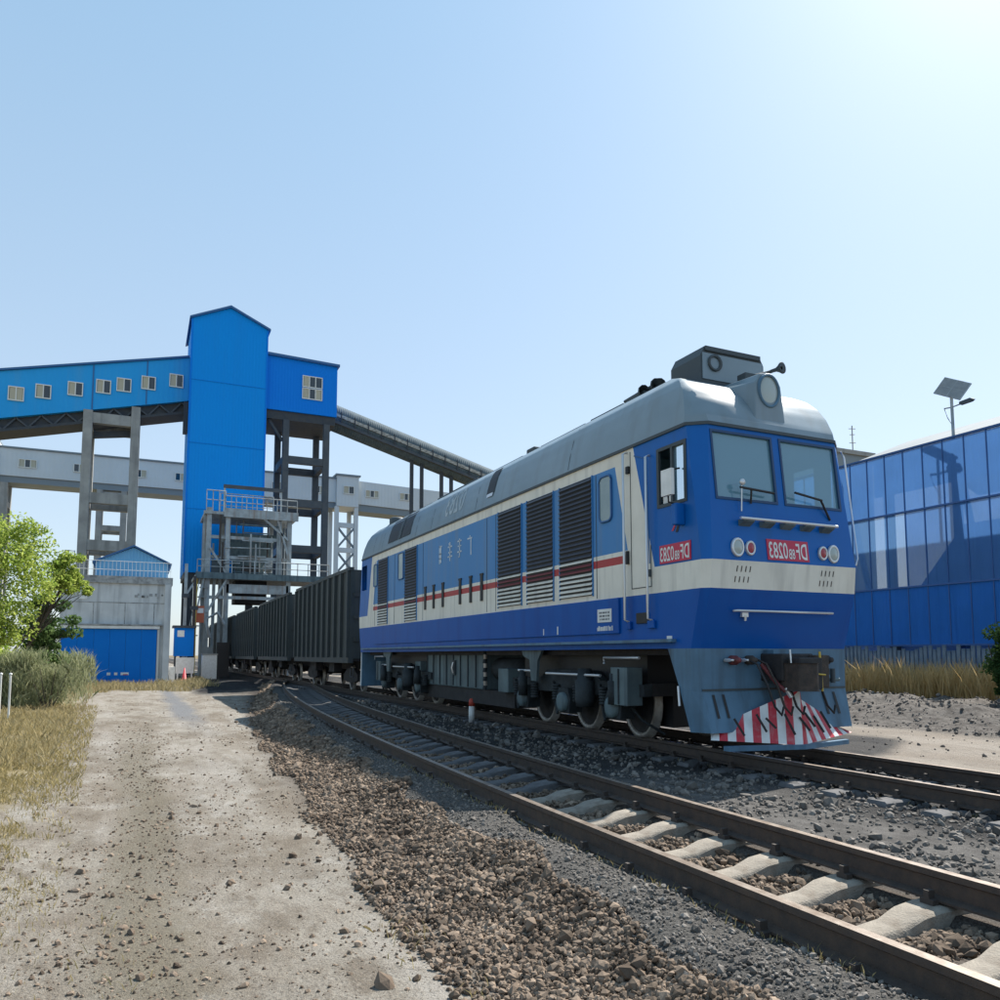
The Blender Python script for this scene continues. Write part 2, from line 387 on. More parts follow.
path = gmix(gmath('MULTIPLY', gstep(N3, .42, .30), .6), path, (.38, .355, .315))
path = gmix(gmath('MULTIPLY', gstep(N5, .52, .68), .7), path, (.07, .06, .05))
path = gmix(gmath('MULTIPLY', gstep(N5, .44, .30), .45), path, (.33, .31, .28))
grey_band = gmath('MULTIPLY', gstep(gmath('ADD', gmath('ABSOLUTE', gmath('SUBTRACT', PX, 1.55)), gmath('MULTIPLY', N1, 1.4)), 1.35, .75), gstep(PY, 20, 30))
path = gmix(grey_band, path, (.15, .153, .16))  # grey band over the far part of the dirt track
grass = gmix(gstep(N2, .35, .7), (.17, .14, .075), (.30, .25, .15))
grass = gmix(gmath('MULTIPLY', gstep(N3, .5, .68), .6), grass, (.07, .06, .035))
xg = gmath('ADD', gmath('ADD', PX, gmath('MULTIPLY', PY, .035)), gmath('ADD', gmath('MULTIPLY', gmath('SUBTRACT', N1, .5), 2.2), gmath('MULTIPLY', gmath('SUBTRACT', N2, .5), 1.2)))
col = gmix(gstep(xg, -.75, -1.5), path, grass)
col = gmix(gstep(Dn, 1.95, 1.4), col, gmix(N2, (.055, .043, .035), (.12, .098, .08)))  # dark soil, also painting the shade in gaps between ballast stones
col = gmix(gstep(Dn, 1.0, .7), col, gmix(gstep(N3, .35, .65), (.045, .044, .042), (.12, .114, .106)))
bed = gmix(gstep(N3, .35, .65), (.030, .029, .029), (.070, .067, .064))  # coal-dusted bed, darkened further as painted shade around the loco
bed = gmix(gstep(N1, .4, .62), bed, (.022, .022, .023))
crib = gmix(gstep(N3, .35, .65), (.06, .05, .043), (.13, .112, .096))
col = gmix(gstep(D, .1, -.1), col, gmix(gstep(PY, 13, 9), bed, gmix(gstep(D, -1.55, -1.7), crib, bed)))
mid = gmix(gstep(N2, .35, .7), (.078, .074, .07), (.15, .142, .134)); mid = gmix(gmath('MULTIPLY', gstep(N5, .5, .7), .7), mid, (.035, .034, .033))
midm = gmath('MULTIPLY', gmath('MULTIPLY', gstep(Dn, -1.5, -1.9), gstep(gmath('ADD', PX, gmath('MULTIPLY', N1, .9)), 8.4, 7.4)), gstep(gmath('ADD', PY, gmath('MULTIPLY', N1, 2.0)), 12.5, 9.5))  # paler gravel kept to the sunlit stretch ahead of the loco
col = gmix(midm, col, mid)
road = gmix(gstep(N1, .38, .64), (.20, .172, .142), (.25, .222, .19)); road = gmix(gmath('MULTIPLY', gstep(N2, .52, .7), .6), road, (.12, .105, .09))
edge = gmath('SUBTRACT', gmath('ADD', PX, gmath('MULTIPLY', N1, 1.2)), gmath('MULTIPLY', gstep(PY, 9.5, 13.0), 4.2))  # coal-dark colour widened beside the loco so its underside looks shaded
col = gmix(gstep(edge, 11.9, 12.9), col, road)
berm = gmix(gstep(N2, .35, .65), (.065, .057, .051), (.15, .136, .122))
col = gmix(gstep(gmath('ADD', PX, gmath('MULTIPLY', N1, 1.5)), 18.2, 19.2), col, berm)
col = gmix(gstep(PX, 25.0, 28.0), col, (.17, .13, .07))
cm = gmath('MULTIPLY', gmath('MULTIPLY', gstep(PY, 39, 45), gstep(PY, 90, 80)), gmath('MULTIPLY', gstep(gmath('ADD', PX, gmath('MULTIPLY', N1, 1.2)), 3.2, 3.9), gstep(PX, 12, 11)))
col = gmix(cm, col, gmix(gstep(N2, .4, .6), (.008, .008, .009), (.03, .03, .032)))
gl.new(col, gb.inputs['Base Color'])
gbump = gn.new('ShaderNodeBump'); gbump.inputs['Strength'].default_value = 1.0; gbump.inputs['Distance'].default_value = .03
gl.new(gmath('ADD', gmath('ADD', gmath('MULTIPLY', N3, .6), N2), gmath('MULTIPLY', N5, .25)), gbump.inputs['Height']); gl.new(gbump.outputs[0], gb.inputs['Normal'])
tag(npmesh('ground', V, Fq, 'ground', None, True), 'pale dirt track, dry verge and dark gravel bed under the rails', kind='structure')

# ------------------------------------------------------------------ loose stones (uncountable): real low-poly stones
t = (1 + 5 ** .5) / 2
ICO_V = np.array([(-1, t, 0), (1, t, 0), (-1, -t, 0), (1, -t, 0), (0, -1, t), (0, 1, t), (0, -1, -t), (0, 1, -t), (t, 0, -1), (t, 0, 1), (-t, 0, -1), (-t, 0, 1)]) / 1.9
ICO_F = np.array([(0, 11, 5), (0, 5, 1), (0, 1, 7), (0, 7, 10), (0, 10, 11), (1, 5, 9), (5, 11, 4), (11, 10, 2), (10, 7, 6), (7, 1, 8), (3, 9, 4), (3, 4, 2), (3, 2, 6), (3, 6, 8), (3, 8, 9), (4, 9, 5), (2, 4, 11), (6, 2, 10), (8, 6, 7), (9, 8, 1)])
def stones(name, P, size, m, label, flat=.7, sink=.25):
    n = len(P)
    Vv = ICO_V[None] * (1 + rng.uniform(-.26, .26, (n, 12, 1)))
    Vv = Vv * np.stack([rng.uniform(.65, 1.3, n), rng.uniform(.65, 1.3, n), rng.uniform(.5, 1.0, n) * flat / .7], -1)[:, None]
    q = rng.normal(size=(n, 4)); q /= np.linalg.norm(q, axis=1, keepdims=True); q[:, 1:3] *= .55; q /= np.linalg.norm(q, axis=1, keepdims=True)
    w, x, y, z = q.T
    Rm = np.stack([1 - 2 * (y * y + z * z), 2 * (x * y - z * w), 2 * (x * z + y * w), 2 * (x * y + z * w), 1 - 2 * (x * x + z * z), 2 * (y * z - x * w), 2 * (x * z - y * w), 2 * (y * z + x * w), 1 - 2 * (x * x + y * y)], -1).reshape(n, 3, 3)
    Vv = np.einsum('nij,nkj->nki', Rm, Vv) * size[:, None, None]
    P = P.copy(); P[:, 2] += size * (.5 - sink)
    Vv = Vv + P[:, None]
    Fc = (ICO_F[None] + (np.arange(n) * 12)[:, None, None]).reshape(-1, 3)
    return tag(npmesh(name, Vv.reshape(-1, 3), Fc, m), label, kind='stuff')
def scatter(n, y0, y1, fx, power=1.0):                      # denser near y0
    u = rng.random(n); y = y0 * (y1 / y0) ** (u ** power)
    x = fx(y, rng.random(n)); return x, y
def S_ballast():
    x, y = scatter(54000, 2.2, 46, lambda y, r: xl(y) - (.64 + (1.06 - .013 * y) * np.where(r > .90, .90 + (r - .90) * 3.5, r) ** .9 + (vnoise(y * 1.3, y * 0 + r * 2, 3) - .5) * .35))
    s = rng.gamma(4, .0044, len(x)) * np.clip(.72 + y * .035, .86, 2.0)
    stones('ballast_stones', np.stack([x, y, ground_z(x, y) + rng.uniform(-.008, .02, len(x))], -1), s, 'stone_brown', 'brown crushed stone heaped along the near rail')
    x, y = scatter(9000, 2.2, 30, lambda y, r: xl(y) - (.12 + .72 * r))
    stones('rail_side_grit', np.stack([x, y, ground_z(x, y)], -1), (.004 + rng.gamma(1.3, .0045, len(x))) * np.clip(.8 + y * .03, 1, 1.7), 'stone_grey', 'fine grey grit beside the near rail')
    x, y = scatter(16000, 2.2, 24, lambda y, r: xl(y) + .1 + 1.3 * r)
    ph = np.abs(((y + 2.66) / .72 + .5) % 1 - .5) * .72; k = ph > .17 + .03 * rng.random(len(x)); x, y, ph = x[k], y[k], ph[k]
    stones('crib_stones', np.stack([x, y, ground_z(x, y) + rng.uniform(-.02, .015, len(x)) + .02 * (ph > .26)], -1), rng.gamma(5, .0046, len(x)) * np.clip(.85 + y * .02, 1, 1.4), 'stone_brown', 'crushed stone between the sleepers of the near track')
    x, y = scatter(9000, 2.6, 30, lambda y, r: xl(y) + 1.6 + np.maximum(8.30 - xl(y) - 1.6, .1) * r)
    k = vnoise(x * 1.6, y * 1.4, 71) + .5 * rng.random(len(x)) > .55; x, y = x[k], y[k]
    s = rng.gamma(2.2, .0095, len(x)) + .004; s[rng.random(len(x)) < .5] *= .5
    stones('six_foot_stones', np.stack([x, y, ground_z(x, y)], -1), s * np.clip(.85 + y * .02, 1, 1.5), 'stone_grey', 'scattered grey stones between the two tracks')
    x, y = scatter(9500, 2.0, 40, lambda y, r: -1.2 + (xl(y) - 1.8 + 1.2) * r)
    k = vnoise(x * 1.1, y * .9, 21) + .35 * rng.random(len(x)) > .62
    x, y = x[k], y[k]
    stones('path_pebbles', np.stack([x, y, ground_z(x, y)], -1), rng.gamma(1.2, .0052, len(x)) + .003, 'stone_brown', 'small loose pebbles strewn over the dirt track', sink=.4)
    x, y = scatter(4200, 2.2, 40, lambda y, r: xl(y) - (1.45 - .013 * y) + np.log(np.maximum(r, .004)) * .20)
    stones('strayed_ballast', np.stack([x, y, ground_z(x, y)], -1), rng.gamma(2.5, .0058, len(x)) * np.clip(.75 + y * .03, .9, 1.8), 'stone_brown', 'stray ballast stones along the edge of the dirt track', sink=.35)
    x, y = scatter(2600, 2.2, 26, lambda y, r: .1 + (r + vnoise(y * 3, y, 5) - 1) * .9)
    stones('rut_stones', np.stack([x, y, ground_z(x, y)], -1), rng.gamma(1.8, .0048, len(x)) + .003, 'stone_brown', 'gravelly crown between the wheel ruts of the dirt track', sink=.35)
    n = 9000; x = rng.uniform(18.0, 26.5, n); y = rng.uniform(8, 32, n)
    stones('berm_rubble', np.stack([x, y, ground_z(x, y)], -1), rng.gamma(2.0, .011, n), 'rubble', 'broken grey rubble along the foot of the dry grass', sink=.3)
    n = 700; x = rng.uniform(13, 18.0, n); y = rng.uniform(6, 24, n)
    stones('road_pebbles', np.stack([x, y, ground_z(x, y)], -1), rng.gamma(1.4, .008, n), 'rubble', 'stray stones on the tan dirt road beyond the rails', sink=.3)
    x, y = scatter(5000, 3.2, 24, lambda y, r: 8.0 + 3.6 * r)
    stones('bed_stones', np.stack([x, y, ground_z(x, y)], -1), rng.gamma(3, .011, len(x)), 'stone_dark', 'dark oily stones under the locomotive track')
S_ballast()

# ------------------------------------------------------------------ tracks
RAIL_P = [(-.036, 0), (.036, 0), (.036, -.045), (.010, -.06), (.010, -.165), (.075, -.185), (.075, -.20), (-.075, -.20), (-.075, -.185), (-.010, -.165), (-.010, -.06), (-.036, -.045)]
def rail(parent, xf, y0, y1, step):
    yy = np.arange(y0, y1 + step * .5, step); n = len(RAIL_P); b = MB()
    vs = []
    for y in yy:
        x = float(xf(y)); sl_ = (float(xf(y + .05)) - float(xf(y - .05))) / .1; c = 1 / math.hypot(1, sl_)
        for px_, pz in RAIL_P: vs.append((x + px_ * c, y - px_ * sl_ * c, pz))
    side = []; top = []
    for i in range(len(yy) - 1):
        for k in range(n):
            f = (i * n + k, (i + 1) * n + k, (i + 1) * n + (k + 1) % n, i * n + (k + 1) % n)
            (top if k == 0 else side).append(f)
    b.add(vs, side, 'rail_rust'); k0 = b.mi('rail_top')
    for f in top: b.f.append(list(f)); b.m.append(k0); b.sm.append(False)
    b.add([vs[k] for k in range(n)], [list(range(n))], 'rail_rust')
    return b.build('rail', parent)
def sleeper_mesh(name, m, L=2.5):
    # pre-stressed concrete sleeper: high rail seats, waisted middle, rounded shoulders
    st = [(-1.25, .03), (-1.22, -.0), (-1.0, .0), (-.60, .0), (-.42, -.02), (-.25, -.075), (0, -.09), (.25, -.075), (.42, -.02), (.60, .0), (1.0, .0), (1.22, .0), (1.25, .03)]
    b = MB(); vs = []; n = 6
    for x, dz in st:
        top = -.03 + (dz if dz <= 0 else -.04); w = .135 if abs(x) > .5 else .105 + .03 * abs(x) / .5
        for yy, zz in ((-w - .02, -.22), (-w, top - .02), (-w + .025, top), (w - .025, top), (w, top - .02), (w + .02, -.22)): vs.append((x, yy, zz))
    fs = []
    for i in range(len(st) - 1):
        for k in range(n - 1): fs.append((i * n + k, i * n + k + 1, (i + 1) * n + k + 1, (i + 1) * n + k))
    fs += [list(range(n))[::-1], [len(vs) - n + k for k in range(n)]]
    b.add(vs, fs, m, True)
    me = bpy.data.meshes.new(name); me.from_pydata(b.v, [], b.f); me.materials.append(M[m])
    for p in me.polygons: p.use_smooth = len(p.vertices) == 4
    me.set_sharp_from_angle(angle=R(40)); return me
def clip_mesh():
    b = MB(); b.prism([(-.05, -.035), (.05, -.035), (.05, .005), (.02, .012), (.02, .065), (-.02, .065), (-.02, .012), (-.05, .005)], 'x', -.03, .03, 'clip_rust')
    me = bpy.data.meshes.new('rail_clip'); me.from_pydata(b.v, [], b.f); me.materials.append(M['clip_rust']); return me
SLP, SLD, CLP = sleeper_mesh('sleeper', 'sleeper_pale'), sleeper_mesh('sleeper_dusty_shaded', 'sleeper_dust_shade'), clip_mesh()
def track(label, xf, y0, y1, dark_from, gap=.70, step=.6, start=None, pale=SLP, clips_to=22):
    o = empty('railway_track', (float(xf(y0)), y0, -.2), label, 'railway track')
    rail(o, xf, y0, y1, step); rail(o, lambda y: xf(y) + 1.495, y0, y1, step)
    y = y0 + .3 if start is None else start
    while y < y1:
        s_ = bpy.data.objects.new('sleeper', pale if y < dark_from else SLD); COL.objects.link(s_); s_.parent = o
        ang = math.atan((float(xf(y + .3)) - float(xf(y - .3))) / .6)
        s_.location = Vector((float(xf(y)) + .7475, y, -.185)) - ORG[o.name] + Vector((random.uniform(-.02, .02), 0, random.uniform(-.01, .006)))
        s_.rotation_euler = (0, random.uniform(-.008, .008), -ang + random.uniform(-.015, .015))
        if y < clips_to:
            for xo in (-.86, -.635, .635, .86):
                c = bpy.data.objects.new('rail_clip', CLP); COL.objects.link(c); c.parent = s_; c.location = (xo, 0, 0)
        y += gap
    return o
NT = track('rusty curved near track on pale concrete sleepers in the foreground', xl, -3.0, 50.0, 9.0, .72, .6, -2.66)
LTK = track('straight coal-blackened track carrying the locomotive and wagons', lambda y: LX - .7475 + 0 * y, -3.0, 118.0, -9, .72, 4.0, clips_to=13)

# small white marker post with a red top, between the tracks
p = empty('marker_post', (8.05, 19.2, -.27), 'short white marker post with red cap beside the locomotive wheels', 'post')
MB().lathe((8.05, 19.2, -.27), (0, 0, 1), [(0, .0), (0, .085), (.42, .08), (.43, 0)], 'post_white', 12).build('shaft', p)
MB().lathe((8.05, 19.2, .16), (0, 0, 1), [(0, 0), (0, .085), (.15, .075), (.19, .05), (.20, 0)], 'post_red', 12).build('cap', p)

# ------------------------------------------------------------------ the locomotive
X0, X1 = 7.6, 10.8; YM = 19.25                              # side planes, mid-length
loco = empty('locomotive', (LX, YM, 0), 'blue and cream diesel locomotive with grey roof and striped plough', 'locomotive')
ZL = [1.6, 2.5, 2.93, 5.08]
def yf(z): return float(np.interp(z, ZL, [9.45, 9.20, 9.15, 9.36]))       # front face
def cx(z): return float(np.interp(z, ZL, [.10, .10, .11, .26]))           # corner chamfer
def cy(z): return float(np.interp(z, ZL, [.10, .10, .11, .20]))
def se(z): return yf(z) + cy(z)                                            # where the side plane starts
def mir(y): return 2 * YM - y
def outline(z, e=0.0):
    a, c_, s_ = yf(z) - e, cx(z), se(z)
    f = [(X0 - e, s_), (X0 + c_, a), (X1 - c_, a), (X1 + e, s_)]
    return f + [(x, mir(y)) for x, y in reversed(f)]
def band(z0, z1, m, name, parent, zs=None, caps=(False, False)):
    zs = zs or [z0, z1]; b = MB(); vs = []
    for z in zs: vs += [(x, y, z) for x, y in outline(z)]
    fs = [(i * 8 + k, i * 8 + (k + 1) % 8, (i + 1) * 8 + (k + 1) % 8, (i + 1) * 8 + k) for i in range(len(zs) - 1) for k in range(8)]
    if caps[0]: fs.append(list(range(8))[::-1])
    if caps[1]: fs.append([len(vs) - 8 + k for k in range(8)])
    b.add(vs, fs, m); return b.build(name, parent)
band(1.6, 2.5, 'loco_blue_shaded', 'lower_body', loco, caps=(True, False))
band(2.5, 2.93, 'loco_cream', 'waist_band', loco)
MB().box(7.56, 7.63, 11.45, mir(11.45), 1.87, 2.497, 'loco_blue_shaded').build('skirt_panel', loco, .012)
MB().box(7.50, 7.64, 9.9, mir(9.9), 1.70, 1.75, 'pilot_grey').build('sill', loco)
MB().box(10.77, 10.84, 11.45, mir(11.45), 1.87, 2.497, 'loco_blue_shaded').build('skirt_panel', loco)

# upper body: sides patched by paint scheme, openings left for the cab windows
def slant(z): return 10.43 + (z - 2.93) * .265
def slant2(z): return 11.19 + (z - 3.3) * .24
ub = MB()
def side_quad(X, a0, a1, b0, b1, z0, z1, m):                # a: y at z0..z1 lower-y edge, b: upper-y edge
    ub.poly([(X, a0, z0), (X, b0, z0), (X, b1, z1), (X, a1, z1)], m)
for X, w0, w1 in ((X0, 9.60, 10.28), (X1, 9.66, 10.52)):
    for end in (0, 1):
        g = (lambda y: y) if end == 0 else mir
        rows = [2.93, 3.9, 4.82, 5.08]
        for z0, z1 in zip(rows[:-1], rows[1:]):
            cols = [(se(z0), se(z1)), (w0, w0), (w1, w1), (slant(z0), slant(z1))]
            for i in range(3):
                if z0 == 3.9 and i == 1: continue
                (a0, a1), (b0, b1) = cols[i], cols[i + 1]
                side_quad(X, g(a0), g(a1), g(b0), g(b1), z0, z1, 'loco_blue_cab')
        side_quad(X, g(slant(3.3)), g(slant(4.84)), g(slant2(3.3)), g(slant2(4.84)), 3.3, 4.84, 'loco_cream')
        side_quad(X, g(slant(3.08)), g(slant(3.22)), g(11.19), g(11.19), 3.08, 3.22, 'loco_cream')
    for z0, z1 in ((2.93, 3.08), (3.22, 3.3), (4.84, 5.08)):
        side_quad(X, slant(z0), slant(z1), mir(slant(z0)), mir(slant(z1)), z0, z1, 'loco_cream')
    side_quad(X, 11.19, 11.19, mir(11.19), mir(11.19), 3.08, 3.22, 'loco_red')
    side_quad(X, slant2(3.3), slant2(4.84), mir(slant2(3.3)), mir(slant2(4.84)), 3.3, 4.84, 'loco_blue_side')
# ends: leaning front with two windscreen openings
WX = (7.91, 9.10, 9.30, 10.49); WZ = (3.90, 4.96)
for end in (0, 1):
    g = (lambda y: y) if end == 0 else mir
    rows = [2.93, WZ[0], WZ[1], 5.08]
    for z0, z1 in zip(rows[:-1], rows[1:]):
        cols = [(X0 + cx(z0), X0 + cx(z1)), (WX[0],) * 2, (WX[1],) * 2, (WX[2],) * 2, (WX[3],) * 2, (X1 - cx(z0), X1 - cx(z1))]
        for i in range(5):
            if z0 == WZ[0] and i in (1, 3): continue
            (a0, a1), (b0, b1) = cols[i], cols[i + 1]
            ub.poly([(a0, g(yf(z0)), z0), (b0, g(yf(z0)), z0), (b1, g(yf(z1)), z1), (a1, g(yf(z1)), z1)], 'loco_blue_cab')
    for s_, X in ((1, X0), (-1, X1)):
        for z0, z1 in ((2.93, 5.08),):
            ub.poly([(X, g(se(z0)), z0), (X + s_ * cx(z0), g(yf(z0)), z0), (X + s_ * cx(z1), g(yf(z1)), z1), (X, g(se(z1)), z1)], 'loco_blue_cab')
ub.build('upper_body', loco)
# cab room behind the glass
for end in (0, 1):
    g = (lambda y: y) if end == 0 else mir
    c = MB(); c.box(7.64, 10.76, min(g(11.3), g(11.36)), max(g(11.3), g(11.36)), 2.9, 5.05, 'cab_inside')
    c.box(7.64, 10.76, min(g(9.5), g(11.3)), max(g(9.5), g(11.3)), 2.86, 2.9, 'black')
    c.box(7.64, 10.76, min(g(9.6), g(11.3)), max(g(9.6), g(11.3)), 5.03, 5.06, 'cab_inside')
    room = c.build('cab_interior', loco)
    c = MB(); c.prism([(g(9.35), 2.95), (g(9.85), 2.95), (g(9.85), 3.75), (g(9.35), 3.95)], 'x', 7.75, 10.65, 'cab_inside'); c.build('control_desk', room)
    for xs_ in (8.45, 9.95):
        c = MB(); c.box(xs_ - .25, xs_ + .25, min(g(10.3), g(10.42)), max(g(10.3), g(10.42)), 3.55, 4.45, 'black')
        c.box(xs_ - .25, xs_ + .25, min(g(9.98), g(10.4)), max(g(9.98), g(10.4)), 3.4, 3.55, 'black'); c.build('seat', room, .03)
def fq(x0, x1, z0, z1, e, m, b):                            # quad on the leaning front face, e proud
    return b.poly([(x0, yf(z0) - e, z0), (x1, yf(z0) - e, z0), (x1, yf(z1) - e, z1), (x0, yf(z1) - e, z1)], m)
def fbar(b, x0, x1, z0, z1, e, m):                          # raised strip on the front face
    o0, o1 = yf(z0), yf(z1)
    vs = [(x0, o0 + .01, z0), (x1, o0 + .01, z0), (x1, o1 + .01, z1), (x0, o1 + .01, z1), (x0, o0 - e, z0), (x1, o0 - e, z0), (x1, o1 - e, z1), (x0, o1 - e, z1)]
    return b.add(vs, [(4, 5, 6, 7), (0, 1, 5, 4), (3, 7, 6, 2), (0, 4, 7, 3), (1, 2, 6, 5)], m)
for i in (0, 2):
    a, b_ = WX[i], WX[i + 1]; g_ = MB(); fq(a - .01, b_ + .01, WZ[0] - .01, WZ[1] + .01, -.025, 'windscreen_glass', g_); w = g_.build('windscreen', loco)
    f = MB(); t_ = .028
    fbar(f, a - t_, b_ + t_, WZ[0] - t_, WZ[0] + .012, .012, 'frame_blue'); fbar(f, a - t_, b_ + t_, WZ[1] - .012, WZ[1] + t_, .012, 'frame_blue')
    fbar(f, a - t_, a + .012, WZ[0] + .012, WZ[1] - .012, .012, 'frame_blue'); fbar(f, b_ - .012, b_ + t_, WZ[0] + .012, WZ[1] - .012, .012, 'frame_blue')
    f.build('window_frame', w)
    f = MB(); yb = yf(3.9) - .06
    if i == 0:
        f.tube([(8.55, yb + .03, 3.84), (8.52, yb - .02, 4.05)], .016, 'rubber', 6); f.tube([(8.30, yb - .02, 4.07), (8.98, yb - .02, 4.03)], .02, 'rubber', 6)
        f.tube([(8.33, yb, 3.70), (8.33, yb - .02, 4.12)], .012, 'steel_bright', 6); f.lathe((8.33, yb - .05, 4.15), (0, 1, 0), [(0, 0), (0, .05), (.03, .05), (.03, 0)], 'steel_bright', 10)
    else:
        f.tube([(10.22, yb + .03, 3.70), (9.98, yb - .02, 4.0)], .018, 'rubber', 6); f.tube([(9.42, yb - .02, 4.08), (10.0, yb - .02, 4.0)], .02, 'rubber', 6)
    f.build('wiper', w)
# near side cab window: dark open half and fixed pane
sw = MB().poly([(X0 + .03, 9.60, 3.9), (X0 + .03, 9.92, 3.9), (X0 + .03, 9.92, 4.82), (X0 + .03, 9.60, 4.82)], 'window_glass').build('side_window', loco)
f = MB()
for a, b_ in ((9.56, 9.62), (9.90, 9.95), (10.26, 10.32)): f.box(X0 - .015, X0 + .03, a, b_, 3.87, 4.85, 'gutter')
f.box(X0 - .014, X0 + .03, 9.62, 10.26, 3.865, 3.92, 'gutter'); f.box(X0 - .014, X0 + .03, 9.62, 10.26, 4.80, 4.855, 'gutter'); f.build('window_frame', sw)
MB().box(X0 + .04, X0 + .06, 9.98, 10.22, 3.93, 4.10, 'white_paint').build('sun_blind', sw)
sw = MB().poly([(X1 - .03, 9.66, 3.9), (X1 - .03, 10.0, 3.9), (X1 - .03, 10.0, 4.82), (X1 - .03, 9.66, 4.82)], 'windscreen_glass').build('side_window', loco)
MB().box(X1 - .03, X1 + .015, 9.98, 10.03, 3.9, 4.82, 'gutter').build('window_frame', sw)
f = MB(); f.box(7.30, 7.36, 9.56, 9.82, 3.95, 4.36, 'white_paint'); f.tube([(7.36, 9.72, 3.95), (7.36, 9.72, 3.86), (7.6, 9.72, 3.82)], .015, 'rubber', 6)
f.tube([(7.36, 9.72, 4.36), (7.6, 9.74, 4.42)], .015, 'rubber', 6); f.build('mirror', loco, .015)
MB().box(7.42, 7.60, 9.62, 9.74, 3.50, 3.84, 'loco_blue_cab').build('mirror_bracket', loco, .02)
# door beside the cab, steps and grab rails
d = MB()
for p0, p1 in (((10.52, 2.62), (10.52, 3.3)), ((10.52, 2.62), (11.08, 2.62)), ((11.08, 2.62), (11.08, 5.0))):
    d.tube([(7.598, *p0), (7.598, *p1)], .008, 'gutter', 6)
d.box(7.56, 7.6, 10.52, 10.56, 2.78, 2.90, 'gutter'); d.build('door_seam', loco)
d = MB(); d.tube([(7.60, 10.56, 3.0), (7.597, 10.62, 4.78), (7.597, 10.96, 4.90)], .012, 'roof_edge', 6); d.build('door_seam', loco)
for yy, z0, z1 in ((11.16, 2.06, 5.0), (10.50, 2.06, 4.80)):
    MB().tube([(7.58, yy, z0), (7.50, yy, z0 + .03), (7.50, yy, z1 - .03), (7.58, yy, z1)], .022, 'steel_bright', 8).build('grab_rail', loco)
MB().box(7.57, 7.60, 10.60, 10.94, 2.02, 2.2, 'black').build('foot_step', loco, .01)
for yy in (11.14, 10.46, 10.55): MB().box(7.55, 7.6, yy - .05, yy + .05, 1.93, 2.06, 'loco_blue_shaded').build('rail_bracket', loco, .01)
MB().box(7.55, 7.6, 11.09, 11.17, 4.62, 4.75, 'black').build('door_lamp', loco, .01)
MB().box(7.55, 7.6, 11.14, 11.20, 3.05, 3.28, 'black').build('door_latch', loco, .01)
MB().box(7.548, 7.57, 11.66, 12.12, 2.08, 2.32, 'white_paint').build('data_plate', loco, .005)
d = MB(); random.seed(3)
for r_ in range(3):
    for k in range(7): d.box(7.545, 7.549, 11.72 + k * .05, 11.72 + k * .05 + random.uniform(.015, .04), 2.12 + r_ * .06, 2.15 + r_ * .06, 'gutter')
d.build('lettering', bpy.data.objects['data_plate'])
d = MB()
for k in range(9): d.box(7.555, 7.559, 11.63 + k * .06, 11.63 + k * .06 + random.uniform(.025, .05), 1.93, 1.99 + random.uniform(0, .03), 'white_paint')
d.box(7.555, 7.559, 13.60, 13.64, 1.9, 2.06, 'white_paint'); d.box(7.555, 7.559, 14.2, 14.23, 1.9, 2.03, 'white_paint'); d.build('lettering', loco)
MB().box(7.592, 7.6, 10.0, 10.13, 1.74, 1.80, 'white_paint').build('lettering', loco)

# lettering (mirrored, as the place shows it)
def text_flat(body, size):
    cu = bpy.data.curves.new('t', 'FONT'); cu.body = body; cu.size = size; cu.extrude = 0; cu.resolution_u = 3; cu.offset = size * .012
    to = bpy.data.objects.new('t', cu); COL.objects.link(to)
    dg = bpy.context.evaluated_depsgraph_get(); dg.update()
    me = bpy.data.meshes.new_from_object(to.evaluated_get(dg)); vs = [tuple(v.co) for v in me.vertices]; fs = [list(p.vertices) for p in me.polygons]
    bpy.data.objects.remove(to); bpy.data.curves.remove(cu); bpy.data.meshes.remove(me)
    return vs, fs
def lettering(parent, parts, fn, width, height, m):         # parts: (text, size, dx, dy); fn(u, v) -> world point, u from the reading start
    allv = []; allf = []; x = 0
    for body, size, dy in parts:
        vs, fs = text_flat(body, size); mx = max(v[0] for v in vs); o = len(allv)
        allv += [(v[0] + x, v[1] + dy) for v in vs]; allf += [[i + o for i in f] for f in fs]; x += mx + size * .12
    w = max(v[0] for v in allv); h = max(v[1] for v in allv)
    b = MB(); b.add([fn(v[0] / w * width, v[1] / h * height) for v in allv], allf, m); return b.build('lettering', parent)
def fbox(x0, x1, z0, z1, e, m, name, parent):
    b = MB(); fbar(b, x0, x1, z0, z1, e, m); return b.build(name, parent)
NUM = (('DF', 1.0, 0), ('8B', .62, 0), ('0283', 1.0, 0))
nb = fbox(8.80, 9.66, 2.97, 3.30, .014, 'plate_red', 'number_board', loco)
lettering(nb, NUM, lambda u, v: (9.63 - u, yf(3.0 + v) - .018, 3.005 + v), .80, .255, 'white_paint')
nb = MB().box(7.585, 7.6, 9.49, 10.27, 2.955, 3.25, 'plate_red').build('number_board', loco)
lettering(nb, NUM, lambda u, v: (7.581, 9.51 + u, 2.99 + v), .74, .225, 'white_paint')
mat('faded_white', (.62, .68, .74), (.40, .50, .60), 8, rough=.6)
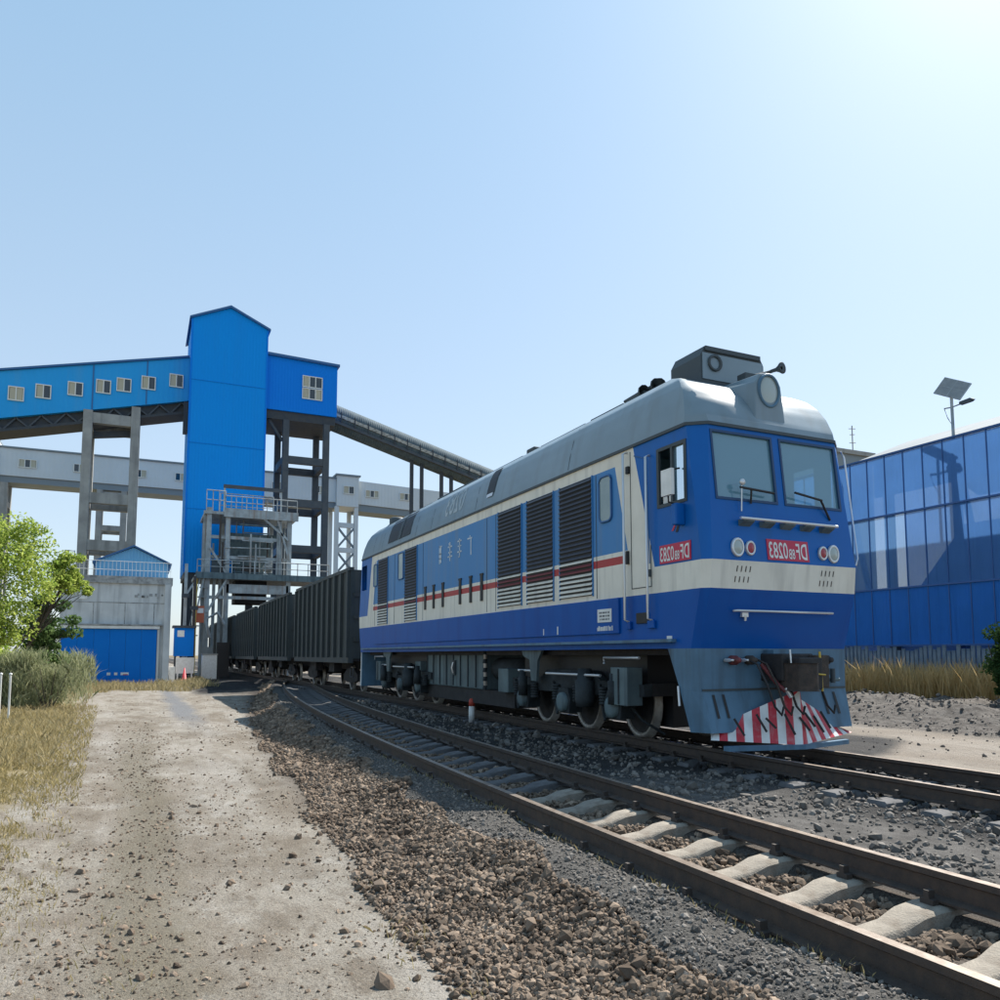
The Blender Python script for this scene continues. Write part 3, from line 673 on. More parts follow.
# four worn characters on the flank, built stroke by stroke
glyphs = [  # strokes in a unit cell (u along -y i.e. towards the front, v up)
    [(.1, .0, .3, 1), (.35, .05, .55, .9), (.1, .9, .7, 1), (.1, .5, .6, .58), (.1, .25, .6, .33)],
    [(.4, 0, .56, 1), (.05, .72, .9, .82), (.15, .42, .85, .52), (.0, .2, .95, .3), (.2, .85, .3, 1)],
    [(.42, .05, .56, 1), (.1, .85, .85, .95), (.15, .6, .8, .68), (.05, .3, .9, .4), (.25, .05, .5, .13)],
    [(.05, .8, .9, .9), (.62, .0, .76, .8), (.45, .9, .6, 1)]]
for k, gset in enumerate(glyphs):
    b = MB(); yc = 20.55 - k * .70
    for u0, v0, u1, v1 in gset: b.box(7.590, 7.597, yc - u1 * .36, yc - u0 * .36, 4.04 + v0 * .52, 4.04 + (v0 + (v1 - v0) * (.75 if v1 - v0 < .2 else 1)) * .52, 'faded_white')
    b.build('lettering', loco)
# slanted badge on the cab side
b = MB(); b.poly([(7.592, 9.86, 3.42), (7.592, 9.80, 3.42), (7.592, 9.68, 3.72), (7.592, 9.73, 3.72)], 'black'); b.poly([(7.592, 9.96, 3.45), (7.592, 9.91, 3.45), (7.592, 9.76, 3.66), (7.592, 9.80, 3.66)], 'plate_red'); b.build('badge', loco)

for yy in (12.2, 16.68, 17.2, 21.9, 24.75, 27.1):
    MB().box(7.594, 7.6, yy - .008, yy + .008, 2.53, 4.82, 'gutter').build('panel_seam', loco)
# louvred grilles: every slat its own piece
def grille(y0, y1, z0, z1, name='louver_panel', pitch=.088):
    p_ = MB().box(7.588, 7.6, y0, y1, z0, z1, 'black').build(name, loco)  # black backing plate paints the shaded recess behind the slats
    for ya in (y0 - .02, y1): MB().box(7.575, 7.6, ya, ya + .02, z0 - .02, z1 + .02, 'loco_blue_side').build('frame', p_)
    n = int((z1 - z0) / pitch); src = {}
    for k in range(n):
        z = z0 + (k + .5) * (z1 - z0) / n
        m = 'loco_cream' if z < 3.06 or 3.20 < z < 3.28 else 'slat_red' if z < 3.25 else 'slat_dark'
        if m not in src:
            b = MB(); b.add([(7.590, y0, .022), (7.590, y1, .022), (7.552, y1, -.020), (7.552, y0, -.020), (7.590, y0, .008), (7.590, y1, .008), (7.552, y1, -.034), (7.552, y0, -.034)],
                            [(0, 1, 2, 3), (4, 7, 6, 5), (3, 2, 6, 7), (0, 3, 7, 4), (1, 5, 6, 2)], m)
            o = b.build('slat', p_); o.location = (0, 0, z); src[m] = o
        else: inst(src[m], 'slat', p_, (0, 0, z))
mat('slat_dark', (.035, .045, .075), (.05, .06, .09), 3, rough=.5); mat('slat_red', (.16, .02, .025), rough=.5)
for a, b_ in ((15.30, 16.52), (13.84, 15.02), (12.33, 13.56)): grille(a, b_, 2.60, 4.83)
for a, b_ in ((22.45, 23.6), (25.5, 26.65)): grille(a, b_, 2.56, 4.83)
def pane(y0, y1, z0, z1, rnd):
    n = 4; pts = []
    for (cy_, cz_, a0) in ((y1 - rnd, z1 - rnd, 0), (y0 + rnd, z1 - rnd, 90), (y0 + rnd, z0 + rnd, 180), (y1 - rnd, z0 + rnd, 270)):
        for k in range(n + 1): a = R(a0 + 90 * k / n); pts.append((cy_ + rnd * math.cos(a), cz_ + rnd * math.sin(a)))
    o = MB().prism(pts, 'x', 7.585, 7.6, 'pane_pale').build('engine_window', loco)
    cyc = (y0 + y1) / 2; czc = (z0 + z1) / 2; ps = [(7.583, cyc + (y - cyc) * 1.06, czc + (z - czc) * 1.04) for y, z in pts]
    MB().tube(ps + ps[:1], .022, 'roof_edge', 6, False).build('window_frame', o)
mat('pane_pale', (.17, .24, .25), (.24, .31, .31), 2, rough=.12, spec=.8)
pane(11.68, 12.06, 3.92, 4.72, .1); pane(23.8, 24.3, 3.95, 4.76, .05); pane(26.8, 27.2, 3.95, 4.7, .05)
for yy in (21.66, 20.94, 20.2, 18.92, 18.2, 17.5):
    MB().prism([(yy - .07, 2.82), (yy + .07, 2.82), (yy + .07, 3.45), (yy + .10, 3.45), (yy + .10, 3.5), (yy - .10, 3.5), (yy - .10, 3.45), (yy - .07, 3.45)], 'x', 7.575, 7.6, 'black').build('side_vent', loco)

mat('faded_roof', (.42, .48, .52), (.27, .34, .38), 8, rough=.5)
# roof: lofted shell with rounded ends
PROF = [(-1.0, 0), (-.985, .12), (-.95, .33), (-.90, .55), (-.84, .70), (-.74, .83), (-.58, .92), (-.36, .98), (0, 1.0)]
PROF = PROF + [(-a, b_) for a, b_ in reversed(PROF[:-1])]
RZ = [5.09 + b_ * 1.26 for a, b_ in PROF[:9]]
def roof_y(z): return yf(5.08) - .02 + float(np.interp(z, [5.09, 5.25, 5.5, 5.72, 5.92, 6.06, 6.2, 6.28, 6.35], [0, .05, .18, .34, .56, .80, 1.2, 1.7, 2.6]))
lv = []                                                     # finer levels along the flank profile
for k in range(33):
    t_ = k / 32 * 8; lv.append((float(np.interp(t_, range(9), [q[0] for q in PROF[:9]])), float(np.interp(t_, range(9), RZ))))
b = MB(); vs = []
for a, z in lv:
    h_ = min(1, (z - 5.09) / .9); c1 = (cx(5.08) - .02) * (1 - h_) + .05; c2 = cy(5.08) * (1 - h_) + .04; w_ = -a * 1.62; c1 = min(c1, w_ * .9); y_ = roof_y(z)
    q = [(LX - w_, y_ + c2), (LX - w_ + c1, y_), (LX + w_ - c1, y_), (LX + w_, y_ + c2)]
    vs += [(x, y, z) for x, y in q] + [(x, mir(y), z) for x, y in reversed(q)]
b.add(vs, [(i_ * 8 + k, i_ * 8 + (k + 1) % 8, (i_ + 1) * 8 + (k + 1) % 8, (i_ + 1) * 8 + k) for i_ in range(32) for k in range(8)], 'roof_grey', True)
roof = b.build('roof', loco); roof.data.set_sharp_from_angle(angle=R(38))
b = MB(); o1 = outline(5.08, .03); o2 = outline(5.08, -.03)
vs = [(x, y, z) for z in (5.055, 5.105) for x, y in o1]
b.add(vs, [(k, (k + 1) % 8, 8 + (k + 1) % 8, 8 + k) for k in range(8)] + [list(range(8))[::-1], list(range(8, 16))], 'gutter'); b.build('gutter', loco)
def roof_pt(f, y, e=.0):                                    # point on the near roof flank, f = 0..1 up the profile
    xs_ = [p_[0] for p_ in PROF[:9]]; zs_ = [p_[1] for p_ in PROF[:9]]; t_ = f * 8
    a = np.interp(t_, range(9), xs_); c_ = np.interp(t_, range(9), zs_)
    return (LX + a * 1.62 - e, y, 5.09 + c_ * 1.26 + e * .6)
def roof_patch(y0, y1, f0, f1, m, name, e=.012, n=6):
    b = MB(); vs = []
    for k in range(n + 1):
        f_ = f0 + (f1 - f0) * k / n; vs += [roof_pt(f_, y0, e), roof_pt(f_, y1, e)]
    b.add(vs, [(2 * k, 2 * k + 1, 2 * k + 3, 2 * k + 2) for k in range(n)], m, True); return b.build(name, roof)
roof_patch(24.5, 25.6, .14, .95, 'black', 'roof_slot'); roof_patch(23.2, 24.1, .14, .95, 'black', 'roof_slot')
roof_patch(24.15, 24.45, .14, .95, 'gutter', 'roof_rib', .02)
roof_patch(16.85, 17.3, .2, .55, 'black', 'roof_slot'); roof_patch(16.9, 17.25, .16, .2, 'steel_bright', 'roof_hinge', .02, 2)
for yy in (13.2, 17.9, 21.2, 22.6, 26.3, 27.4): roof_patch(yy, yy + .02, .04, .98, 'gutter', 'roof_seam', .004)
lettering(roof, (('0283', 1.0, 0),), lambda u, v: roof_pt(.17 + v * .8, 18.85 + u, .006), 1.35, .40, 'faded_roof')
d = MB()                                                    # dark fittings along the ridge
for y0, y1, h in ((12.2, 13.4, .03), (13.6, 15.6, .02), (15.9, 16.3, .10), (16.5, 19.0, .02), (19.3, 22.4, .05), (22.9, 25.7, .02)):
    d.box(LX - .98, LX + .98, y0, y1, 6.0, 6.27 + h, 'gutter')
d.build('roof_walkway', roof, .03)
b = MB().lathe((8.3, 26.8, 6.15), (0, 0, 1), [(0, .28), (.22, .28), (.28, .2), (.28, 0)], 'gutter', 14); b.lathe((8.3, 27.6, 6.05), (0, 0, 1), [(0, .12), (.2, .12), (.26, .05)], 'gutter', 10); b.build('roof_fan', roof)
b = MB()
for k, (dx, yy, zz) in enumerate(((0, 11.65, 6.46), (.16, 11.75, 6.52), (-.1, 11.9, 6.40))): b.lathe((8.5 + dx, yy, zz), (0, -1, 0), [(-.5, .03), (0, .05), (.12, .13), (.16, .13)], 'gutter', 10)
b.box(8.36, 8.72, 11.7, 12.3, 6.2, 6.40, 'gutter'); b.build('roof_horn', roof)
# air-conditioner on the cab roof
ac = MB().prism([(8.52, 6.12), (8.52, 6.60), (8.62, 6.78), (9.84, 6.78), (9.93, 6.62), (9.93, 6.12)], 'y', 10.30, 11.1, 'gutter').build('air_conditioner', roof)
b = MB().box(8.56, 9.90, 10.285, 10.30, 6.2, 6.66, 'roof_grey'); b.lathe((8.82, 10.285, 6.5), (0, -1, 0), [(0, .15), (.03, .15), (.03, .11), (.0, .1)], 'gutter', 14); b.box(8.62, 9.84, 10.27, 10.30, 6.70, 6.78, 'gutter'); b.build('end_panel', ac)
# headlight housing
hp = [(8.86, 5.14), (8.90, 5.50), (8.93, 5.92), (9.04, 6.08), (9.2, 6.12), (9.36, 6.08), (9.47, 5.92), (9.50, 5.50), (9.52, 5.14)]
hl = MB(); n = len(hp); vs = [(x, 9.40 + (z - 5.1) * .06, z) for x, z in hp] + [(LX + (x - LX) * 1.9, 10.3, z) for x, z in hp]
hl.add(vs, [list(range(n))] + [(i, n + i, n + i + 1, i + 1) for i in range(n - 1)], 'roof_grey'); hl = hl.build('headlight', loco, .02)
def squash(b, xc, f): b.v = [(xc + (x - xc) * f, y, z) for x, y, z in b.v]; return b
squash(MB().lathe((9.2, 9.45, 5.80), (0, -1, 0), [(-.05, .29), (.03, .29), (.045, .275), (.045, .25), (.02, .24)], 'pilot_grey', 24), 9.2, .80).build('bezel', hl)
squash(MB().lathe((9.2, 9.45, 5.80), (0, -1, 0), [(.01, .25), (.025, .18), (.035, .09), (.04, 0.001)], 'lens', 20), 9.2, .80).build('lens', hl)
b = MB().lathe((9.62, 9.62, 6.30), (.25, -1, 0), [(-.30, .02), (-.05, .035), (.0, .06), (.05, .10), (.07, .10), (.05, .03)], 'gutter', 14); b.box(9.1, 9.35, 9.85, 10.05, 6.0, 6.24, 'gutter'); b.tube([(9.25, 9.95, 6.2), (9.6, 9.75, 6.30)], .03, 'gutter', 6); b.build('horn', loco)

# front fittings
for xx, rr, mm in ((8.20, .115, 'lens'), (8.45, .085, 'lamp_red'), (9.96, .085, 'lamp_red'), (10.19, .115, 'lens')):
    zc = 3.13; rr *= 1.12; o = squash(MB().lathe((xx, yf(zc) - .005, zc), (0, -1, 0), [(0, rr + .02), (.035, rr + .02), (.045, rr + .005), (.035, rr * .85)], 'steel_bright', 18), xx, .8).build('marker_lamp', loco)
    squash(MB().lathe((xx, yf(zc) - .005, zc), (0, -1, 0), [(.03, rr * .88), (.045, rr * .5), (.05, .001)], mm, 16), xx, .8).build('lens', o)
hr = MB().tube([(8.22, yf(3.57) - .13, 3.575), (10.24, yf(3.57) - .13, 3.575)], .022, 'steel_bright', 8).build('front_rail', loco)
for k in range(5):
    xx = 8.28 + k * .42; MB().prism([(yf(3.5), 3.57), (yf(3.5) - .12, 3.555), (yf(3.5) - .12, 3.535), (yf(3.5), 3.47)], 'x', xx, xx + .22, 'tank_grey').build('foot_tread', hr)
lr = MB().tube([(8.2, yf(2.17) - .02, 2.17), (8.2, yf(2.17) - .10, 2.17), (10.18, yf(2.17) - .10, 2.17), (10.18, yf(2.17) - .02, 2.17)], .02, 'steel_bright', 8).build('front_rail', loco)
b = MB().box(8.36, 8.48, yf(2.1) - .05, yf(2.1) + .05, 2.08, 2.15, 'steel_bright'); b.tube([(8.42, yf(2.1) - .05, 2.1), (8.42, yf(2.0) - .07, 2.02)], .02, 'steel_bright', 6); b.build('hook', lr)
for x0 in (8.18, 9.92):                                       # two rows of small slits in the cream band
    b = MB()
    for r_ in range(2):
        for k in range(4):
            u = x0 + k * .085 - r_ * .03; z0 = 2.60 + (1 - r_) * .16; z1 = z0 + .09
            b.poly([(u, yf(z0) - .004, z0), (u + .018, yf(z0) - .004, z0), (u + .03, yf(z1) - .004, z1), (u + .012, yf(z1) - .004, z1)], 'coupler_brown')
    b.build('vent_slit', loco)
for s_, xx in ((1, X0), (-1, X1)):                           # handrails up the corners of the cab
    if s_ < 0: MB().tube([(xx - .02, yf(3.0) + .06, 2.98), (xx + .02, yf(3.2) + .04, 3.1), (xx + .0, yf(4.9) + .05, 4.85), (xx - .06, yf(4.9) + .06, 4.95)], .016, 'steel_bright', 8).build('grab_rail', loco)

# pilot: two-tier grey apron and side wedges
pl = MB()
pz = [(1.6, 9.452, .10), (.98, 9.46, .10), (.95, 9.46, .10), (.34, 9.30, .16)]
vs = []
for z, y_, c_ in pz: vs += [(X0, y_ + c_ + (.0 if z > .9 else .1), z), (X0 + c_, y_, z), (X1 - c_, y_, z), (X1, y_ + c_ + (.0 if z > .9 else .1), z)]
pl.add(vs, [(i * 4 + k, i * 4 + k + 1, (i + 1) * 4 + k + 1, (i + 1) * 4 + k) for i in range(3) for k in range(3)], 'pilot_grey')
for X in (X0, X1):
    pl.poly([(X, 9.552, 1.6), (X, 10.12, 1.6), (X, 9.84, .98), (X, 9.56, .98)], 'pilot_grey'); pl.poly([(X, 9.56, .98), (X, 9.84, .98), (X, 9.60, .34), (X, 9.56, .34)], 'pilot_grey')
pl = pl.build('pilot', loco)
MB().box(X0 + .12, X1 - .12, 9.445, 9.46, .955, .985, 'gutter').build('seam', pl)
for xx in (7.93, 8.12, 10.18, 10.42):
    b = MB(); 
    ys_ = lambda z: float(np.interp(z, [.34, .95], [9.30, 9.46])) - .012
    b.poly([(xx - .02, ys_(.55), .55), (xx + .03, ys_(.55), .55), (xx + .0, ys_(.90), .90), (xx - .045, ys_(.90), .90)], 'black'); b.build('slot', pl)
MB().tube([(7.58, 9.85, 1.02), (7.56, 9.80, .72)], .02, 'steel_bright', 6).build('step_rail', pl)
# striped plough, a shallow V of plates in front of the pilot
pw = MB(); apex_y, side_y = 8.95, 9.32; NS = 11
def pw_top(u): return .34 + .62 * max(0, 1 - abs(u)) ** .85
for k in range(-NS, NS):
    u0, u1 = k / NS, (k + 1) / NS; m = 'pink_red' if (k % 2 == 0) else 'white_paint'
    def P(u, top, lean):
        uu = u - lean * (.10 if top else 0) * (1 if u > 0 else -1); return (LX + uu * 1.45, apex_y + (side_y - apex_y) * abs(u) + (.18 if top else 0), pw_top(u) if top else .14 + .1 * abs(u))
    pw.poly([P(u0, 0, 1), P(u1, 0, 1), P(u1, 1, 1), P(u0, 1, 1)], m)
pw = pw.build('plough', loco)
MB().prism([(LX - 1.25, 9.16), (LX, 8.90), (LX + 1.2, 9.16), (LX + 1.2, 9.28), (LX, 9.0), (LX - 1.25, 9.28)], 'z', .08, .15, 'pilot_grey').build('plough_foot', pw)
for k, xx in enumerate((8.25, 8.6, 8.75, 9.05, 9.35, 9.5, 9.75, 9.95)):
    uu = (xx - LX) / 1.45; yb = apex_y + (side_y - apex_y) * abs(uu) - .03
    MB().bar((xx, yb, .30 + .05 * (k % 3)), (xx - .12, yb + .08, .55 + .06 * (k % 2)), .032, 'black').build('cable_hook', pw)
mat('cock_red', (.20, .03, .035), (.10, .03, .03), 8, rough=.6)
# coupler and pipes
cp = MB(); cp.box(8.88, 9.52, 9.0, 9.5, 1.10, 1.52, 'grime'); cp.box(9.42, 9.70, 8.86, 9.46, 1.0, 1.50, 'coupler_brown'); cp.box(8.98, 9.44, 8.75, 9.2, .98, 1.46, 'grime')
cp.prism([(8.92, 8.72), (9.12, 8.56), (9.22, 8.62), (9.16, 8.80), (9.44, 8.84), (9.44, 9.1), (8.92, 9.1)], 'z', .96, 1.38, 'coupler_brown'); cp = cp.build('coupler', loco, .02)
MB().tube([(8.94, 8.9, 1.58), (8.94, 8.86, 1.1)], .015, 'steel_bright', 6).build('chain', cp); MB().tube([(9.46, 8.82, 1.55), (9.47, 8.8, .95)], .018, 'yellow', 6).build('uncoupling_lever', cp); MB().tube([(9.2, 8.72, 1.22), (9.46, 8.72, 1.20)], .012, 'yellow', 6).build('uncoupling_rod', cp); MB().box(8.95, 9.3, 9.25, 9.45, 1.52, 1.58, 'pilot_grey').build('coupler_guard', cp)
def hose(xs_, m, name='brake_hose'):
    b = MB(); b.tube([(xs_, 9.42, 1.44), (xs_ + .02, 9.2, 1.36), (xs_ + .07, 9.05, 1.05), (xs_ + .14, 8.98, .72), (xs_ + .24, 8.95, .60), (xs_ + .30, 8.97, .72)], .018, m, 8); return b.build(name, loco)
hose(8.55, 'rubber'); hose(8.74, 'coupler_brown'); hose(9.62, 'rubber'); hose(8.98, 'rubber')
for xx, m in ((8.28, 'cock_red'), (8.60, 'coupler_brown'), (9.74, 'cock_red'), (10.20, 'grime'), (8.45, 'steel_bright'), (8.16, 'steel_bright')):
    rr = .075 if m != 'steel_bright' else .03; MB().lathe((xx, 9.44, 1.42), (0, -1, 0), [(0, rr), (.10, rr), (.13, rr * .6), (.18, rr * .55), (.18, 0)], m, 12).build('pipe_cock', loco)
b = MB(); b.tube([(9.85, 9.36, 1.10), (10.45, 9.36, 1.10)], .03, 'tank_grey', 8); b.tube([(10.25, 9.3, 1.05), (10.25, 9.3, 1.28)], .04, 'gutter', 8); b.box(10.0, 10.25, 9.36, 9.44, 1.18, 1.28, 'grime'); b.build('valve', loco)
b = MB(); b.tube([(8.75, 9.3, 1.36), (8.86, 9.1, 1.06), (8.93, 9.0, .95)], .035, 'cock_red', 8); b.tube([(8.93, 9.0, 1.0), (8.99, 8.95, .86)], .035, 'steel_bright', 8); b.build('air_cock', loco)

# running gear
def wheel_mesh():
    b = MB(); b.lathe((0, 0, 0), (1, 0, 0), [(-.07, 0), (-.07, .15), (-.03, .2), (-.03, .48)], 'grime', 28); b.lathe((0, 0, 0), (1, 0, 0), [(-.03, .48), (-.07, .50), (-.07, .55), (.05, .555), (.055, .59), (.08, .59), (.08, .46)], 'tyre_steel', 36)
    me = bpy.data.meshes.new('wheel'); me.from_pydata(b.v, [], b.f)
    for m in b.mats: me.materials.append(M[m])
    me.polygons.foreach_set('material_index', b.m); me.polygons.foreach_set('use_smooth', b.sm); return me
WM = wheel_mesh()
def put_wheel(parent, x, y, z=.55, s=1.0, flip=False):
    o = bpy.data.objects.new('wheel', WM); COL.objects.link(o); o.parent = parent; o.location = Vector((x, y, z)) - ORG[parent.name]
    o.scale = (s, s * .92, s * 1.15); o.rotation_euler = (0, 0, math.pi if flip else 0); return o
def bogie(yc, sgn):
    b = MB()
    for X in (8.02, 10.30):
        b.prism([(yc - 2.6, .78), (yc - 2.6, .98), (yc - 1.2, 1.02), (yc - .9, 1.20), (yc + .9, 1.20), (yc + 1.2, 1.02), (yc + 2.6, .98), (yc + 2.6, .78), (yc + 1.0, .74), (yc - 1.0, .74)], 'x', X - .09, X + .09, 'bogie_grey')
    for yy in (yc - 2.5, yc - .9, yc + .9, yc + 2.5): b.box(8.1, 10.25, yy - .1, yy + .1, .78, 1.0, 'grime')
    b.box(8.15, 10.25, yc - 2.4, yc + 2.4, 1.0, 1.5, 'black'); b.box(8.62, 9.78, yc - 2.5, yc + 2.5, .22, 1.0, 'black'); bo = b.build('bogie_frame', loco)  # solid black motor block added so the underside stays dark
    for k, dy in enumerate((-1.81, 0, 1.81)):
        y = yc + dy
        for X, fl in ((8.44, False), (9.96, True)): put_wheel(bo, X, y, .635, 1.0, fl)
        a = MB(); a.prism([(y - .24, .36), (y + .24, .36), (y + .28, .62), (y + .18, .84), (y - .18, .84), (y - .28, .62)], 'x', 7.80, 8.1, 'bogie_grey'); a.lathe((7.80, y, .56), (-1, 0, 0), [(0, .2), (.06, .19), (.08, .12), (.08, 0)], 'tank_grey', 14); a.build('axle_box', bo)
        for dd in (-.42, .42):
            a = MB()
            for q in range(6): a.lathe((7.88, y + dd, .58 + q * .055), (0, 0, 1), [(0, .075), (.025, .10), (.05, .075)], 'bogie_grey', 10)
            a.build('coil_spring', bo)
        a = MB(); a.tube([(7.86, y + .34, .30), (7.88, y + .50, .66), (7.9, y + .60, .95)], .03, 'bogie_grey', 8); a.build('brake_lever', bo); a = MB(); a.prism([(y + .50, .35), (y + .62, .35), (y + .66, .72), (y + .54, .72)], 'x', 8.34, 8.5, 'tyre_steel'); a.build('brake_shoe', bo)
        if k != 1:
            a = MB().lathe((7.72, y - .15, .62), (0, 0, 1), [(0, 0), (0, .10), (.42, .10), (.42, .07), (.55, .07), (.55, 0)], 'bogie_grey', 12); a.build('damper', bo)
    a = MB(); a.tube([(7.74, yc - 1.5, 1.12), (7.74, yc + .6, 1.12)], .028, 'steel_bright', 6); a.tube([(7.74, yc + 1.0, 1.16), (7.74, yc + 1.9, 1.16)], .03, 'steel_bright', 6); a.build('air_pipe', bo)
    a = MB(); a.lathe((7.80, yc - .85, .52), (0, 0, 1), [(0, 0), (0, .17), (.14, .19), (.5, .19), (.5, .15), (.72, .13), (.72, 0)], 'bogie_grey', 14); a.build('brake_cylinder', bo)
    # bracket hanging from the underframe
    MB().prism([(yc + .62, 1.72), (yc + 1.75, 1.72), (yc + 1.60, 1.48), (yc + 1.30, 1.40), (yc + 1.22, .95), (yc + .98, .95), (yc + .92, 1.38)], 'x', 7.70, 7.76, 'tank_grey').build('body_bracket', bo)
    # sand box at the outer end
    ye = yc - sgn * 2.2
    a = MB(); a.box(7.68, 8.0, ye - .26, ye + .26, .62, 1.28, 'tank_grey'); a.box(7.66, 7.68, ye - .02, ye + .02, .64, 1.26, 'bogie_grey'); sb = a.build('sand_box', bo, .02)
    MB().tube([(7.70, ye + .5, 1.34), (7.70, ye + .5, 1.45), (7.70, ye - .6, 1.45)], .028, 'steel_bright', 6).build('air_pipe', bo)
    MB().tube([(7.9, ye, .62), (8.1, ye - sgn * .1, .35), (8.4, ye - sgn * .34, .12)], .025, 'bogie_grey', 8).build('sand_pipe', bo)
bogie(13.85, 1); bogie(mir(13.85), -1)
uf = MB(); uf.box(7.9, 10.5, 9.8, mir(9.8), 1.5, 1.62, 'grime').build('underframe', loco)
ft = MB().box(8.0, 10.4, 18.2, 22.6, .62, 1.56, 'tank_grey').build('fuel_tank', loco, .03)
for k in range(9): MB().box(7.965, 8.0, 18.25 + k * .535 - .012, 18.25 + k * .535 + .012, .66, 1.53, 'gutter').build('seam', ft)
b = MB().box(7.95, 8.0, 20.2, 20.36, .95, 1.35, 'gutter'); b.tube([(7.94, 20.28, 1.0), (7.9, 20.28, 1.15), (7.94, 20.28, 1.3)], .025, 'steel_bright', 6); b.build('filler', ft)
MB().box(8.05, 10.35, 16.6, 23.6, .25, .62, 'grime').build('underside_blocker', ft)  # added solid block closing the bright gap between the bogies
b = MB()
for k in range(9): b.tube([(7.9, 17.98, 1.62 - k * .11), (7.88 + .03 * (k % 2), 17.98, 1.62 - (k + 1) * .11)], .05, 'tyre_steel' if k % 2 else 'bogie_grey', 8)
b.build('air_hose', loco)
MB().box(7.85, 8.4, 16.55, 17.1, .62, 1.18, 'tank_grey').build('battery_box', loco, .02); MB().box(7.95, 8.5, 23.1, 23.6, .62, 1.3, 'tank_grey').build('battery_box', loco, .02)
b = MB().lathe((8.35, 17.3, 1.15), (0, 1, 0), [(-.7, 0), (-.7, .28), (.7, .28), (.7, 0)], 'bogie_grey', 16); b.build('air_reservoir', loco)
MB().tube([(7.66, mir(9.5), 1.6), (7.64, mir(9.5), .35)], .03, 'white_paint', 6).build('step_rail', loco)
b = MB(); b.box(7.65, 10.75, mir(9.6), mir(9.46), .34, 1.6, 'pilot_grey'); b.build('pilot', loco)
MB().box(8.9, 9.5, mir(9.45), mir(8.9), 1.0, 1.45, 'coupler_brown').build('coupler', loco, .02)

# ------------------------------------------------------------------ coal wagons
def make_wagon(y0):
    L = 11.7
    w = empty('coal_wagon', (LX, y0, 0), '', 'wagon', 'coal wagons coupled behind the locomotive')
    xa, xb = LX - 1.58, LX + 1.58
    for X, s_ in ((xa, -1), (xb, 1)):
        sw_ = MB().box(X - .04, X + .04, y0, y0 + L, 1.35, 4.9, 'wagon_black').build('side_wall', w)
        MB().box(X - .09, X + .09, y0 - .02, y0 + L + .02, 4.86, 5.0, 'wagon_black').build('top_rail', sw_)
        MB().box(X - .10, X + .10, y0 - .02, y0 + L + .02, 1.18, 1.40, 'wagon_black').build('side_sill', sw_)
        src = None
        for k in range(11):
            yy = y0 + .15 + k * (L - .3) / 10
            if src is None: src = MB().prism([(yy - .09, 1.40), (yy + .09, 1.40), (yy + .09, 4.86), (yy - .09, 4.86)], 'x', X + s_ * .04, X + s_ * .16, 'wagon_black').build('rib', sw_); yb = yy
            else: inst(src, 'rib', sw_, (0, yy - yb, 0))
    for yy in (y0 + .04, y0 + L - .04):
        ew = MB().box(xa + .04, xb - .04, yy - .04, yy + .04, 1.35, 4.9, 'wagon_black').build('end_wall', w)
        for zz in (2.1, 3.0, 3.9): MB().box(xa + .1, xb - .1, yy - .10, yy + .10, zz - .07, zz + .07, 'wagon_black').build('rib', ew)
    MB().box(xa + .05, xb - .05, y0 + .05, y0 + L - .05, 1.25, 1.38, 'grime').build('floor', w)
    MB().box(LX - .35, LX + .35, y0 - .25, y0 + L + .25, .85, 1.25, 'grime').build('centre_sill', w)
    for yy in (y0 - 1.1, y0 + L + .1): MB().box(LX - .16, LX + .16, yy, yy + 1.0, .95, 1.25, 'coupler_brown').build('coupler', w)
    for yc in (y0 + 1.9, y0 + L - 1.9):
        b = MB()
        for X in (LX - 1.02, LX + 1.02): b.prism([(yc - 1.15, .45), (yc - 1.15, .70), (yc - .5, .95), (yc + .5, .95), (yc + 1.15, .70), (yc + 1.15, .45), (yc + .5, .35), (yc - .5, .35)], 'x', X - .07, X + .07, 'grime')
        b.box(LX - 1.1, LX + 1.1, yc - .2, yc + .2, .55, .85, 'grime'); bo = b.build('bogie', w)
        for dy in (-.9, .9):
            for X, fl in ((LX - .76, False), (LX + .76, True)): put_wheel(bo, X, yc + dy, .51, .8, fl)
    for yy in (y0 + 4.4, y0 + 8.3): MB().box(xa + .25, xa + .6, yy - .5, yy + .5, .75, 1.15, 'grime').build('brake_gear', w)
    MB().tube([(xa + .2, y0 + .3, .98), (xa + .2, y0 + .3, .62), (xa + .2, y0 + .75, .62), (xa + .2, y0 + .75, .98)], .025, 'steel_frame', 6).build('step', w)
    return w
w0 = make_wagon(30.6)
wl_ = ['ribbed black coal wagon coupled directly to the locomotive', 'ribbed black coal wagon second from the locomotive', 'ribbed black coal wagon third from the locomotive', 'ribbed black coal wagon just entering the loading frame', 'ribbed black coal wagon deep under the loading tower']
for k, lb in enumerate(wl_):
    w = w0 if k == 0 else copy_tree(w0); w.location = (LX, 30.6 + k * 13.9, 0); w['label'] = lb

# ------------------------------------------------------------------ loading tower and conveyors
def window(parent, x0, x1, z0, z1, y, panes, name='window', depth=.12):
    o = MB().box(x0, x1, y - .02, y + .05, z0, z1, 'truss_dark').build(name, parent)
    f = MB(); t_ = .09
    f.box(x0 - t_, x1 + t_, y - depth, y, z0 - t_, z0, 'window_frame'); f.box(x0 - t_, x1 + t_, y - depth, y, z1, z1 + t_, 'window_frame')
    n = len(panes); w_ = (x1 - x0) / n
    for k in range(n + 1): f.box(x0 + k * w_ - t_ * (1 if k == 0 else .5 if k < n else 0), x0 + k * w_ + t_ * (0 if k == 0 else .5 if k < n else 1), y - depth, y, z0, z1, 'window_frame')
    f.build('window_frame', o)
    for k, pm in enumerate(panes): MB().box(x0 + k * w_ + .04, x0 + (k + 1) * w_ - .04, y - .05, y - .03, z0, z1, pm).build('pane', o)
    return o
